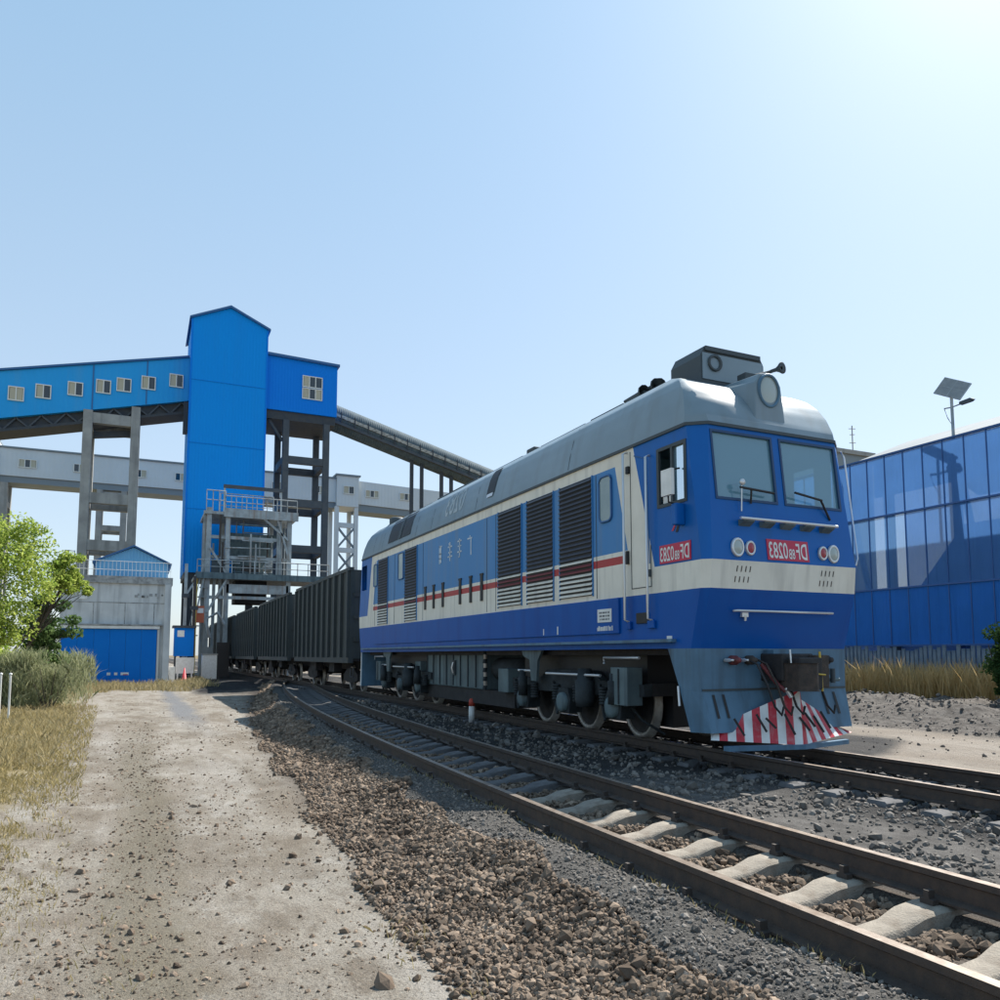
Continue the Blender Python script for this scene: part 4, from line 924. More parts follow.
mat('lap_blue', (.001, .20, .62), rough=.6, spec=.15)
TY = 80.0
tw = empty('loading_tower', (7.25, TY, 9.4), 'tall bright blue gabled loading tower above the coal train', 'tower')
b = MB(); g = [(3.65, 9.4), (10.85, 9.4), (10.85, 34.6), (7.2, 36.2), (3.65, 34.6)]
b.prism(g, 'y', TY, TY + 7.5, 'tower_blue'); b.build('wall', tw)
rf = MB(); rf.prism([(3.40, 34.45), (7.2, 36.2), (11.1, 34.45), (11.1, 34.65), (7.2, 36.42), (3.40, 34.65)], 'y', TY - .25, TY + 7.8, 'roof_edge').build('roof', tw)
for xx in (3.63, 10.83): MB().box(xx - .06, xx + .06, TY - .06, TY + .1, 9.4, 34.5, 'house_blue').build('corner_trim', tw)
for zz in (15.6, 22.1, 28.4): MB().box(3.66, 10.84, TY - .035, TY, zz - .03, zz + .03, 'lap_blue').build('sheet_lap', tw)
for xx, yy in ((4.2, TY + .6), (4.2, TY + 6.6), (10.5, TY + 6.6), (10.5, TY + .6)):
    if xx > 9 and yy < TY + 3: continue
    MB().box(xx - .35, xx + .35, yy - .35, yy + .35, -.4, 9.5, 'truss_dark').build('leg', tw)
MB().box(3.7, 10.8, TY + .2, TY + 7.2, 8.9, 9.38, 'truss_dark').build('base_ring', tw)
MB().box(3.2, 3.6, TY + 1.5, TY + 2.4, 23.4, 26.5, 'truss_dark').build('side_bracket', tw)

# left gallery, climbing to the tower
GYF = 82.0
gal = empty('conveyor_gallery', (-8, GYF, 25), 'pale blue inclined conveyor gallery with a row of small windows, left of the tower', 'conveyor gallery')
def gz(x, at): return at + (x - 3.5) * .2405
gx0 = -24.0
b = MB(); b.prism([(gx0, gz(gx0, 26.75)), (3.64, gz(3.64, 26.75)), (3.64, gz(3.64, 31.15)), (gx0, gz(gx0, 31.15))], 'y', GYF, GYF + 4.2, 'gallery_blue'); b.build('wall', gal)
b = MB(); b.prism([(gx0, gz(gx0, 31.17)), (3.60, gz(3.60, 31.17)), (3.60, gz(3.60, 31.36)), (gx0, gz(gx0, 31.36))], 'y', GYF - .2, GYF + 4.4, 'roof_edge'); b.build('roof', gal)
tr = MB(); tr.prism([(gx0, gz(gx0, 25.5)), (3.60, gz(3.60, 25.5)), (3.60, gz(3.60, 25.75)), (gx0, gz(gx0, 25.75))], 'y', GYF + .1, GYF + .35, 'truss_dark')
tr.prism([(gx0, gz(gx0, 25.75)), (3.60, gz(3.60, 25.75)), (3.60, gz(3.60, 26.74)), (gx0, gz(gx0, 26.74))], 'y', GYF + .5, GYF + 4.0, 'truss_dark'); tr = tr.build('truss', gal)
for k in range(13):
    xx = -22 + k * 2.0; MB().bar((xx, GYF + .3, gz(xx, 25.7)), (xx + 1.0, GYF + .3, gz(xx + 1, 26.7)), .14, 'steel_frame').build('brace', tr); MB().bar((xx + 1.0, GYF + .3, gz(xx + 1, 26.7)), (xx + 2.0, GYF + .3, gz(xx + 2, 25.7)), .14, 'steel_frame').build('brace', tr)
for k, xx in enumerate((-11.05, -8.9, -6.3, -3.95, -2.2, -.05, 2.45)):
    zc = gz(xx, 28.85) ; window(gal, xx - .55, xx + .55, zc - .55, zc + .6, GYF - .02, ('curtain', 'curtain') if k == 0 else ('curtain', 'dark_glass'))
for xx in (-4.85, -.2): MB().box(xx - .05, xx + .05, GYF - .05, GYF, gz(xx, 26.8), gz(xx, 31.1), 'roof_edge').build('seam', gal)
# concrete trestle under it
ct = empty('concrete_trestle', (-3.2, 83, -.4), 'tall grey concrete trestle carrying the blue gallery', 'trestle')
def trestle(o, legs, y0, y1, wleg, z0, ztops, beams, m, hb=.9):
    for xx, zt in zip(legs, ztops):
        for yy in (y0, y1): MB().box(xx - wleg / 2, xx + wleg / 2, yy - wleg / 2, yy + wleg / 2, z0, zt, m).build('leg', o, .03)
    for zb in beams:
        for yy in (y0, y1): MB().box(legs[0] + wleg / 2, legs[1] - wleg / 2, yy - wleg * .42, yy + wleg * .42, zb - hb / 2, zb + hb / 2, m).build('beam', o)
        for xx in legs: MB().box(xx - wleg * .42, xx + wleg * .42, y0 + wleg / 2, y1 - wleg / 2, zb - hb / 2, zb + hb / 2, m).build('beam', o)
trestle(ct, (-5.15, -1.05), 82.3, 86.2, .80, -.4, (24.7, 25.5), (24.0, 16.3, 11.8, 6.5), 'concrete', 1.0)
MB().prism([(-4.7, 22.3), (-1.5, 22.8), (-1.5, 23.4), (-4.7, 22.9)], 'y', 83.0, 83.5, 'truss_dark').build('beam', ct)

# transfer house right of the tower
th = empty('transfer_house', (14.4, TY, 26.5), 'deep blue transfer house with one four-pane window, right of the tower', 'building')
b = MB(); b.prism([(10.88, 26.5), (18.1, 26.5), (18.1, 31.9), (10.88, 32.1)], 'y', TY + .3, TY + 7, 'house_blue'); b.build('wall', th)
MB().prism([(10.92, 32.1), (18.3, 31.9), (18.3, 32.15), (10.92, 32.35)], 'y', TY, TY + 7.2, 'roof_edge').build('roof', th)
MB().box(10.92, 18.0, TY + .5, TY + 6.8, 25.6, 26.48, 'truss_dark').build('floor_beam', th)
window(th, 14.55, 16.45, 28.1, 29.1, TY + .28, ('curtain', 'dark_glass', 'curtain'), depth=.1); window(th, 14.55, 16.45, 29.35, 30.4, TY + .28, ('curtain', 'dark_glass', 'dark_glass'), depth=.1)
MB().bar((11.2, TY + 1, 25.7), (12.7, TY + 1, 23.5), .25, 'steel_frame').build('brace', th)
st = empty('steel_trestle', (14.9, TY, -.4), 'dark steel four-legged trestle under the deep blue transfer house', 'trestle')
trestle(st, (12.95, 17.1), 80.6, 85.8, .62, -.4, (25.6, 25.6), (21.5, 17.0, 12.3, 7.0), 'steel_frame', .75)

# covered conveyor running down to the right
cv = empty('covered_conveyor', (28, 82, 22), 'dark ribbed covered conveyor sloping down to the right behind the locomotive', 'conveyor')
def cz(x): return 27.4 - (x - 18.5) * .285
nseg = 16; b = MB(); vs = []; prof = [(R(a)) for a in range(0, 360, 30)]
for k in range(nseg + 1):
    x = 18.2 + k * (66 - 18.2) / nseg
    for a in prof: vs.append((x, 83.6 + 1.55 * math.cos(a), cz(x) + 1.5 * math.sin(a)))
n = len(prof); b.add(vs, [(i * n + k, i * n + (k + 1) % n, (i + 1) * n + (k + 1) % n, (i + 1) * n + k) for i in range(nseg) for k in range(n)], 'conveyor_cover', True); cvt = b.build('cover', cv)
b = MB(); b.prism([(18.2, cz(18.2) - .25), (60, cz(60) - .25), (60, cz(60) + .1), (18.2, cz(18.2) + .1)], 'y', 82.00, 82.10, 'conveyor_pale'); b.build('open_strip', cv)
b = MB(); b.prism([(18.2, cz(18.2) - 1.0), (60, cz(60) - 1.0), (60, cz(60) - .7), (18.2, cz(18.2) - .7)], 'y', 82.05, 82.4, 'steel_frame'); b.build('rail', cv)
for k in range(22): xx = 19 + k * 1.5; MB().box(xx - .06, xx + .06, 81.98, 82.06, cz(xx) - .75, cz(xx) + .4, 'truss_dark').build('strut', cv)
for xx in (27.4, 28.6, 31.0, 32.2): MB().box(xx - .17, xx + .17, 83.0, 83.4, -.4, cz(xx) - 1.2, 'truss_dark').build('post', cv)

# long white gallery far behind
wg = empty('white_gallery', (5, 110, 22.8), 'long level white conveyor gallery far behind the blue tower', 'conveyor gallery')
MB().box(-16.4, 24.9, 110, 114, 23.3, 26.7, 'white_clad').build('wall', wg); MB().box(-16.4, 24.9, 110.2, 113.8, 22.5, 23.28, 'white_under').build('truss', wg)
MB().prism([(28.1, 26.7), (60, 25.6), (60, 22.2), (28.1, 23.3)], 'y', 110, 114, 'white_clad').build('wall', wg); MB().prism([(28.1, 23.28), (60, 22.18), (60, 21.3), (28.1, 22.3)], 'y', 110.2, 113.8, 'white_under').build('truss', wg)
MB().box(-16.6, 24.9, 109.8, 114.2, 26.72, 26.9, 'white_under').build('roof', wg)
for xx in (-13.2, -7.6, -.5, 4.2, 16.6, 22.6, 30.2, 35.4): window(wg, xx - (.9 if xx < -10 or xx > 29 else .55), xx + (.9 if xx < -10 or xx > 29 else .55), 24.5, 25.4, 109.98, ('curtain', 'dark_glass', 'curtain') if xx < -10 or xx > 29 else ('dark_glass', 'curtain'))
wj = empty('white_junction_house', (26.5, 109.6, 22.6), 'white junction box on lattice legs where the white gallery bends', 'building')
MB().box(24.92, 28.08, 109.4, 114.4, 22.7, 27.1, 'white_clad').build('wall', wj); MB().box(24.7, 28.3, 109.2, 114.6, 27.12, 27.35, 'white_under').build('roof', wj)
window(wj, 25.9, 27.3, 24.6, 25.6, 109.38, ('curtain', 'dark_glass'))
for xx in (25.0, 27.8):
    for yy in (109.8, 113.9): MB().box(xx - .28, xx + .28, yy - .28, yy + .28, -.4, 22.68, 'white_clad').build('leg', wj)
for k in range(6):
    zz = 20.0 - k * 3.6; MB().box(25.3, 27.5, 109.6, 110.0, zz - .35, zz + .35, 'white_clad').build('beam', wj); MB().bar((25.2, 109.75, zz - 3.2), (27.6, 109.75, zz - .3), .28, 'white_under').build('brace', wj); MB().bar((27.6, 109.9, zz - 3.2), (25.2, 109.9, zz - .3), .28, 'white_under').build('brace', wj)
wt = empty('white_trestle', (-3.8, 111, -.4), 'pale concrete trestle under the white gallery, seen between the nearer legs', 'trestle')
trestle(wt, (-5.2, -2.4), 110.5, 113.5, .7, -.4, (22.5, 22.5), (21.9, 17.6, 12.6, 8.0), 'concrete', .7)
wt2 = empty('corner_trestle', (-16.0, 111, -.4), 'grey concrete leg under the white gallery at the left edge', 'trestle')
trestle(wt2, (-17.6, -15.6), 110.6, 113.4, .8, -.4, (22.5, 22.5), (20.0, 14.0, 8.0), 'concrete', .7)
wc = empty('white_stair_house', (-17.8, 109.8, 22.9), 'white stair house at the left end of the far gallery', 'building')
MB().box(-22, -16.45, 109.5, 114.4, 22.6, 27.7, 'white_clad').build('wall', wc); MB().box(-22.2, -16.42, 109.3, 114.6, 27.72, 27.95, 'white_under').build('roof', wc); window(wc, -17.9, -16.9, 24.4, 25.8, 109.48, ('dark_glass',))

# loading frame that straddles the train
lf = empty('loading_gantry', (8.9, 76, -.4), 'grey steel loading frame with decks and railings straddling the train', 'loading frame')
def fr(name, x0, x1, y0, y1, z0, z1, m='frame_grey', p=lf): return MB().box(x0, x1, y0, y1, z0, z1, m).build(name, p)
for xx, z0, z1 in ((5.3, -.4, 14.6), (6.9, -.4, 14.3), (12.3, -.4, 14.3), (11.4, 8.6, 14.2)):
    for yy in (73.2, 78.2): fr('column', xx - .2, xx + .2, yy - .2, yy + .2, z0, z1)
for xx in (5.0, 5.9, 6.4): fr('column', xx - .13, xx + .13, 73.6, 73.86, -.4, 14.4 if xx < 5.5 else 8.4)
dk = fr('deck', 4.3, 16.0, 72.6, 78.8, 8.3, 8.55); fr('deck_edge', 4.28, 16.02, 72.5, 72.6, 8.2, 8.75, 'tank_grey', dk)
dk2 = fr('deck', 4.9, 13.0, 72.8, 78.6, 14.0, 14.25); fr('deck_edge', 6.5, 13.02, 72.7, 72.8, 13.8, 14.6, 'frame_grey', dk2)
for zz in (6.6, 10.2, 12.0): fr('beam', 5.5, 12.1, 73.1, 73.35, zz - .14, zz + .14)
fr('beam', 6.9, 12.3, 73.0, 73.5, 7.0, 7.8)
for x0, z0, x1, z1 in ((5.3, 5.2, 6.9, 8.2), (4.5, 8.3, 3.4, 6.4), (12.3, 10.2, 11.2, 13.8), (6.9, 8.6, 5.4, 11.0), (12.2, 12.0, 9.8, 14.0)): MB().bar((x0, 72.9, z0), (x1, 72.9, z1), .18, 'frame_grey').build('brace', lf)
def railing(parent, x0, x1, y, z, h, n, m='frame_grey'):
    r_ = MB().tube([(x0, y, z + h), (x1, y, z + h)], .045, m, 6).build('railing', parent); MB().tube([(x0, y, z + h * .55), (x1, y, z + h * .55)], .035, m, 6).build('mid_rail', r_)
    for k in range(n + 1): xx = x0 + (x1 - x0) * k / n; MB().tube([(xx, y, z), (xx, y, z + h)], .04, m, 6).build('baluster', r_)
railing(dk, 4.4, 15.9, 72.55, 8.55, 1.3, 12); railing(dk2, 5.0, 6.6, 72.75, 14.2, 1.9, 3); railing(dk2, 6.6, 12.9, 72.75, 14.5, 1.2, 7); railing(dk2, 6.6, 11.5, 77.8, 14.3, 2.6, 5)
fr('canopy_beam', 6.6, 12.0, 75.0, 75.3, 16.9, 17.2, 'steel_frame')
for xx in (6.7, 11.8): fr('canopy_post', xx - .07, xx + .07, 75.08, 75.22, 14.3, 16.9)
hop = MB().add([(7.0, 74.2, 12.6), (11.4, 74.2, 12.6), (11.4, 77.8, 12.6), (7.0, 77.8, 12.6), (8.2, 75.2, 8.6), (10.2, 75.2, 8.6), (10.2, 76.8, 8.6), (8.2, 76.8, 8.6)], [(0, 1, 2, 3), (0, 4, 5, 1), (1, 5, 6, 2), (2, 6, 7, 3), (3, 7, 4, 0), (4, 7, 6, 5)], 'tank_grey').build('hopper', lf)
MB().lathe((10.4, 73.2, 9.4), (0, -1, 0), [(0, 0), (0, .45), (.4, .45), (.4, 0)], 'conveyor_pale', 14).build('drive_drum', lf)
fr('motor', 8.2, 9.6, 73.0, 73.8, 8.6, 9.5, 'clip_rust'); fr('chute', 7.8, 10.6, 74.6, 77.2, 6.2, 8.3, 'grime'); fr('control_box', 5.6, 6.7, 72.9, 73.4, 8.6, 9.9, 'gutter')
fr('leg_plinth', 4.9, 5.9, 72.9, 73.9, -.4, 2.2, 'concrete'); fr('leg_plinth', 6.3, 7.3, 72.9, 73.6, -.4, 2.6, 'clip_rust')
MB().tube([(4.4, 72.8, -.2), (4.4, 72.8, 8.2)], .09, 'yellow', 8).build('drain_pipe', lf); MB().tube([(5.6, 72.7, 3.0), (5.2, 72.7, 4.6), (6.2, 72.7, 5.2), (6.8, 72.7, 4.2)], .16, 'frame_grey', 8).build('duct', lf)

random.seed(21)
for k in range(16):
    xx = 5.2 + k * .47 + random.uniform(-.15, .15); yy = random.choice((72.85, 73.9, 75.5)); za, zb = random.choice(((8.6, 13.9), (8.6, 11.5), (10.2, 14.0), (4.0, 8.2))); 
    if za < 5 and xx > 7.2: za, zb = 8.6, 12.4
    MB().tube([(xx, yy, za), (xx, yy, zb)], random.uniform(.05, .10), random.choice(('frame_grey', 'frame_grey', 'tank_grey', 'clip_rust')), 6).build('pipe', lf)
for k in range(7):
    zz = 8.9 + k * .72; x0 = random.uniform(5.3, 8.5); MB().tube([(x0, 72.95, zz), (x0 + random.uniform(1.5, 4.0), 72.95, zz + random.uniform(-.1, .1))], .06, random.choice(('frame_grey', 'tank_grey')), 6).build('pipe', lf)
for k in range(9): MB().box(3.5 + .15 * k, 4.2 + .15 * k, 72.9, 73.6, .6 + k * .85, .68 + k * .85, 'frame_grey').build('stair_tread', lf)
MB().bar((3.6, 72.85, .2), (5.0, 72.85, 8.3), .14, 'frame_grey').build('stair_stringer', lf); MB().bar((3.5, 72.85, 1.4), (4.9, 72.85, 9.5), .07, 'frame_grey').build('stair_rail', lf)
# clutter at the foot of the frame, each its own thing
def single(name, label, cat, b, bevel=0): return tag(b.build(name, None, bevel), label, cat)
c = empty('control_cabin', (3.1, 66, -.4), 'small dark blue control cabin beside the concrete building', 'cabin')
MB().box(2.5, 3.9, 65.5, 67.0, 1.4, 3.6, 'shutter_blue').build('wall', c); MB().box(2.35, 4.05, 65.3, 67.2, 3.6, 3.78, 'truss_dark').build('roof', c); MB().box(2.7, 3.2, 65.48, 65.5, 2.9, 3.4, 'white_paint').build('window', c)
for xx in (2.6, 3.8): MB().box(xx - .08, xx + .08, 65.6, 65.8, -.4, 1.4, 'truss_dark').build('leg', c)
wb = MB(); wb.box(2.6, 3.9, 64.2, 64.3, .1, 1.3, 'post_white'); wb.box(2.7, 2.8, 64.2, 64.3, -.4, .1, 'post_white'); wb.box(3.7, 3.8, 64.2, 64.3, -.4, .1, 'post_white'); single('notice_board', 'white notice board on short legs beside the concrete building', 'board', wb)
wb = MB().box(4.6, 5.7, 66.0, 66.8, -.4, 1.5, 'post_white'); wb.box(4.55, 5.75, 65.95, 66.85, 1.5, 1.6, 'concrete'); single('electric_cabinet', 'white electric cabinet at the foot of the loading frame', 'cabinet', wb)
wb = MB().box(4.3, 4.9, 69.8, 70.2, 4.2, 5.6, 'pipe_orange'); wb.box(4.36, 4.84, 69.75, 69.8, 5.0, 5.4, 'white_paint'); wb.tube([(4.6, 70, -.4), (4.6, 70, 4.2)], .06, 'frame_grey', 6); single('warning_sign', 'faded orange sign on a post in front of the loading frame', 'sign', wb)
wb = MB().lathe((3.15, 62.5, -.4), (0, 0, 1), [(0, 0), (0, .28), (.05, .28), (.12, .16), (.95, .04), (.95, 0)], 'pink_red', 14); single('traffic_cone', 'red cone by the corner of the concrete building', 'cone', wb)
wb = MB().box(2.05, 2.45, 61.2, 61.5, -.4, .65, 'post_white'); single('meter_box', 'small white meter box against the concrete corner', 'box', wb, .02)
for k, (xx, lb) in enumerate(((3.35, 'slim steel mast left of the loading frame'), (4.05, 'rusty steel mast close to the loading frame'))):
    wb = MB().box(xx - .12, xx + .12, 68.8, 69.04, -.4, 9.0 - k, 'frame_grey' if k == 0 else 'clip_rust'); wb.box(xx - .3, xx + .3, 68.7, 69.1, 6.2 - k, 6.5 - k, 'truss_dark'); single('mast', lb, 'mast', wb)

# concrete building with blue panelled front, left
cb = empty('concrete_building', (-1.5, 60, -.5), 'stained concrete building with a wide blue panel front', 'building')
MB().box(-4.9, 1.95, 60, 70, -.6, 6.45, 'concrete_pale').build('wall', cb)
MB().box(-5.0, 2.05, 59.85, 70.1, 6.45, 6.95, 'concrete_stain').build('parapet', cb)
for xx in (-2.9, -.95, .9): MB().box(xx - .03, xx + .03, 59.985, 60, 3.5, 5.1, 'concrete_stain').build('joint', cb)
MB().box(-4.9, 1.95, 59.985, 60, 5.08, 5.14, 'concrete_stain').build('joint', cb)
MB().box(1.55, 1.97, 59.7, 60, -.6, 6.45, 'concrete_pale').build('pilaster', cb)
np_ = 6
for k in range(np_):
    x0 = -4.75 + k * 5.9 / np_; MB().box(x0, x0 + 5.9 / np_ - .012, 59.84, 59.98, -.5, 3.28, 'shutter_blue').build('blue_panel', cb)
MB().box(-4.85, 1.3, 59.7, 59.98, 3.3, 3.5, 'white_paint').build('lintel', cb); MB().box(1.17, 1.3, 59.8, 59.98, -.5, 3.28, 'concrete_pale').build('jamb', cb)
MB().box(-4.95, 1.45, 59.66, 59.98, 3.52, 3.62, 'concrete_stain').build('drip', cb)
b = MB(); random.seed(9)
for k in range(9):
    xx = random.choice((-2.0, -1.2, -.2, .3, .8, 1.1)) + random.uniform(-.3, .3); zz = 5.55 + random.uniform(-.12, .12); b.box(xx, xx + random.uniform(.1, .25), 59.984, 59.99, zz, zz + random.uniform(.08, .2), 'concrete_stain')
b.build('stain', cb)
b = MB()
for xx, ww, m in ((-1.9, .22, 'white_paint'), (-1.45, .2, 'steel_bright'), (-1.05, .5, 'white_paint'), (-.9, .3, 'pink_red')): b.box(xx, xx + ww, 59.832 if m != 'pink_red' else 59.828, 59.838, .12, .30 if m != 'pink_red' else .18, m)
b.build('sticker', cb)
wlab = MB().box(-3.8, -3.3, 59.97, 60, 5.3, 5.8, 'white_paint').build('plaque', cb)
rs = empty('rooftop_shed', (-.5, 61.5, 6.95), 'light blue gabled sheet shed on the concrete building roof', 'shed')
MB().prism([(-2.95, 6.97), (1.75, 6.97), (1.75, 8.05), (-.55, 9.15), (-2.95, 8.05)], 'y', 61.2, 68, 'shed_blue').build('wall', rs)
MB().prism([(-3.15, 7.93), (-.55, 9.2), (1.98, 7.98), (1.98, 8.08), (-.55, 9.32), (-3.15, 8.05)], 'y', 61.0, 68.2, 'roof_edge').build('roof', rs)
rr = empty('roof_railing', (-1.5, 60.2, 6.95), 'thin white pipe railing along the concrete building roof', 'railing')
for zz in (7.4, 8.0): MB().tube([(-4.85, 60.1, zz), (1.9, 60.1, zz)], .018, 'post_white', 6).build('rail', rr)
src = None
for k in range(28):
    xx = -4.85 + k * .25
    if src is None: src = MB().tube([(xx, 60.1, 6.95), (xx, 60.1, 8.0)], .012, 'post_white', 6).build('baluster', rr)
    else: inst(src, 'baluster', rr, (k * .25, 0, 0))
yl = empty('yard_lamp', (-5.0, 64, -.4), 'thin pole lamp rising behind the tree beside the concrete roof', 'lamp')
MB().tube([(-4.6, 66, -.4), (-4.6, 66, 9.3)], .05, 'frame_grey', 8).build('pole', yl); b = MB().tube([(-4.6, 66, 9.25), (-5.0, 66, 9.3)], .03, 'frame_grey', 6); b.box(-5.25, -4.95, 65.9, 66.1, 9.05, 9.3, 'gutter'); b.build('lamp_head', yl)

# ------------------------------------------------------------------ right side: dust net wall, fence, shed, lamp
WX_ = 33.0; wy0, wy1 = 10.0, 62.0
nw = empty('dust_net_wall', (WX_, 20, -.2), 'tall blue see-through dust net wall on a steel frame at the right', 'wall')
def rsheet(y0, y1, z0, z1, m, name, parent, x=WX_, sag=0): return MB().box(x + sag, x + sag + .02, y0, y1, z0, z1, m).build(name, parent)
pitch = 1.02; y = wy0; random.seed(4)
zs = [1.95, 4.7, 8.3, 11.3]
while y < wy1 - .1:
    for k in range(3): rsheet(y + .012, y + pitch - .012, zs[k] + .012, zs[k + 1] - .012, 'dust_net_dense' if k == 0 else 'dust_net_thin' if k == 1 and 25.2 < y < 32 else 'dust_net', 'net_panel', nw)
    MB().box(WX_ - .03, WX_ + .05, y - .02, y + .02, 1.9, 11.3, 'mesh_frame').build('mullion', nw)
    y += pitch
for zz in zs: MB().box(WX_ - .06, WX_ + .09, wy0, wy1, zz - .04, zz + .04, 'mesh_frame').build('rail', nw)
for k in range(9):
    yy = wy0 + .7 + k * 6.2; MB().box(WX_ + .5, WX_ + .8, yy - .15, yy + .15, -.3, 11.2, 'mesh_frame').build('post', nw); MB().bar((WX_ + .7, yy, 10.9), (WX_ + 3.6, yy + .2, .2), .22, 'mesh_frame').build('raking_strut', nw)
for zz in (4.4,): MB().box(WX_ + .5, WX_ + .7, wy0, wy1, zz - .1, zz + .1, 'mesh_frame').build('girt', nw)
# low concrete-slat boundary fence in front of it
bf = empty('boundary_fence', (31.8, 20, -.2), 'low weathered grey-blue picket fence under the blue net wall', 'fence')
mat('picket', (.10, .14, .19), (.20, .24, .28), 3, rough=.85)
yy = 6.0; n = 0; src = None
random.seed(8)
while yy < 62 and n < 250:
    h = random.uniform(1.55, 2.0)
    if src is None: src = MB().box(31.78, 31.84, 6.0, 6.16, -.1, 1.9, 'picket').build('picket', bf); o = src
    else: o = inst(src, 'picket', bf, (random.uniform(-.03, .03), yy - 6.0, random.uniform(-.25, .05)))
    yy += .22; n += 1
for zz in (.5, 1.3): MB().box(31.85, 31.92, 5.9, 62, zz - .05, zz + .05, 'picket').build('rail', bf)
mat('coal_shed_wall', (.10, .20, .42), (.13, .23, .45), .5, rough=.7)
mat('shed_roof', (.25, .28, .30), (.20, .23, .25), .5, rough=.8, spec=.2)
# coal shed behind the net: curved roof on columns, pale back wall, coal heap
sh = empty('coal_shed', (45, 40, -.3), 'open grey-roofed coal shed showing above and through the blue net', 'building')
MB().prism([(37.5, 12.5), (44.2, 15.1), (51, 12.5), (51, 12.2), (44.2, 14.8), (37.5, 12.2)], 'y', 6, 33.5, 'shed_roof').build('roof', sh)
for k in range(4):
    for xx in (38.0, 50.5): MB().box(xx - .2, xx + .2, 7 + k * 7.7 - .2, 7 + k * 7.7 + .2, -.3, 12.2, 'steel_frame').build('column', sh)
MB().box(37.7, 37.9, 6.2, 30.8, 10.4, 12.5, 'coal_shed_wall').build('fascia', sh); MB().prism([(31.2, 9.6), (62, 9.6), (62, 11.0), (31.2, 11.2)], 'x', 37.7, 37.9, 'coal_shed_wall').build('fascia', sh)
MB().prism([(8, -.3), (62, -.3), (62, 3.0), (30.5, 3.0), (26.0, 8.2), (8, 8.2)], 'x', 38.25, 38.45, 'coal_shed_wall').build('wall', sh)
# small far building and mast above the net
fb = empty('far_block', (53, 48, 0), 'small grey flat-roofed block peeping above the net beside the cab', 'building')
MB().box(51.0, 55.0, 45, 52, 0, 17.9, 'white_under').build('wall', fb); MB().box(50.8, 55.2, 44.8, 52.2, 17.9, 18.25, 'concrete').build('roof', fb)
am = empty('antenna_mast', (53.5, 45.6, 18.25), 'thin antenna mast on the small grey block', 'antenna')
MB().tube([(53.5, 45.6, 18.25), (53.5, 45.6, 20.6)], .05, 'concrete', 6).build('mast', am)
for zz, s_ in ((19.1, .35), (19.8, .28), (20.3, .38)): MB().tube([(53.5 - s_, 45.6, zz), (53.5 + s_, 45.6, zz + .08)], .035, 'concrete', 6).build('dipole', am)
# solar street lamp
sp = empty('solar_lamp', (36, 24.75, -.3), 'solar street lamp with tilted panel above the blue net wall', 'street lamp')
MB().tube([(36, 24.75, -.3), (36, 24.75, 14.3)], .07, 'frame_grey', 10).build('pole', sp)
pv = Vector((36, 24.68, 14.6))
b = MB(); u = Vector((.15, -1.25, -.70)).normalized(); w_ = Vector((.55, -.30, .85)).normalized(); nrm = u.cross(w_).normalized()
def pq(a, c, d): return pv + u * a + w_ * c + nrm * d
pts = [pq(a, c, d) for d in (-.03, .03) for a, c in ((-.72, -.5), (.72, -.5), (.72, .5), (-.72, .5))]
b.add(pts, [(0, 1, 2, 3), (4, 7, 6, 5), (0, 4, 5, 1), (1, 5, 6, 2), (2, 6, 7, 3), (3, 7, 4, 0)], 'frame_grey'); pn = b.build('solar_panel', sp)
mat('solar_back', (.20, .21, .215), (.26, .27, .27), 4, rough=.5)
for i in range(2):
    for j in range(2):
        a0 = -.69 + i * .70; c0 = -.47 + j * .48; q = MB(); s_ = 1 if nrm.dot(Vector((0, 0, 1.5)) - pv) > 0 else -1
        q.add([pq(a0, c0, s_ * .036), pq(a0 + .66, c0, s_ * .036), pq(a0 + .66, c0 + .45, s_ * .036), pq(a0, c0 + .45, s_ * .036)], [(0, 1, 2, 3)], 'solar_back'); q.build('panel_cell', pn)
ar = MB().tube([(36, 25.15, 13.72), (36, 24.75, 13.68), (36, 24.2, 13.72)], .035, 'frame_grey', 8).build('arm', sp)
MB().tube([(36, 25.15, 13.7), (36, 25.0, 13.2), (36, 24.78, 12.8)], .02, 'frame_grey', 6).build('cable', sp)
MB().prism([(24.3, 13.66), (23.75, 13.68), (23.62, 13.76), (23.75, 13.84), (24.3, 13.80)], 'x', 35.88, 36.12, 'gutter').build('lamp_head', sp)

# ------------------------------------------------------------------ vegetation
def leaves(name, P, size, m, parent=None, droop=.3, aspect=.5):
    n = len(P); d = rng.normal(size=(n, 3)); d[:, 2] -= droop; d /= np.linalg.norm(d, axis=1, keepdims=True)
    e = rng.normal(size=(n, 3)); e -= d * (e * d).sum(1, keepdims=True); e /= np.linalg.norm(e, axis=1, keepdims=True)
    s_ = (size * rng.uniform(.6, 1.35, n))[:, None]
    o = ORG[parent.name] if parent is not None else Vector((0, 0, 0)); P = P - np.array(o)
    V = np.stack([P - d * s_, P + e * s_ * aspect, P + d * s_, P - e * s_ * aspect], 1).reshape(-1, 3)
    return npmesh(name, V, np.arange(4 * n).reshape(n, 4), m, parent)
def crown_points(c, rad, n, clumps, fill=.42, seed=0):
    r_ = np.random.default_rng(seed); k = r_.normal(size=(clumps, 3)); k /= np.linalg.norm(k, axis=1, keepdims=True)
    k *= r_.random((clumps, 1)) ** .45; cc = k * np.array(rad) + np.array(c); cr = r_.uniform(.16, .36, clumps) * min(rad)
    i = r_.integers(0, clumps, n); p_ = r_.normal(size=(n, 3)); p_ /= np.linalg.norm(p_, axis=1, keepdims=True); p_ *= r_.random((n, 1)) ** .4
    return cc[i] + p_ * cr[i][:, None] * np.array([1.25, 1.25, .85]), cc
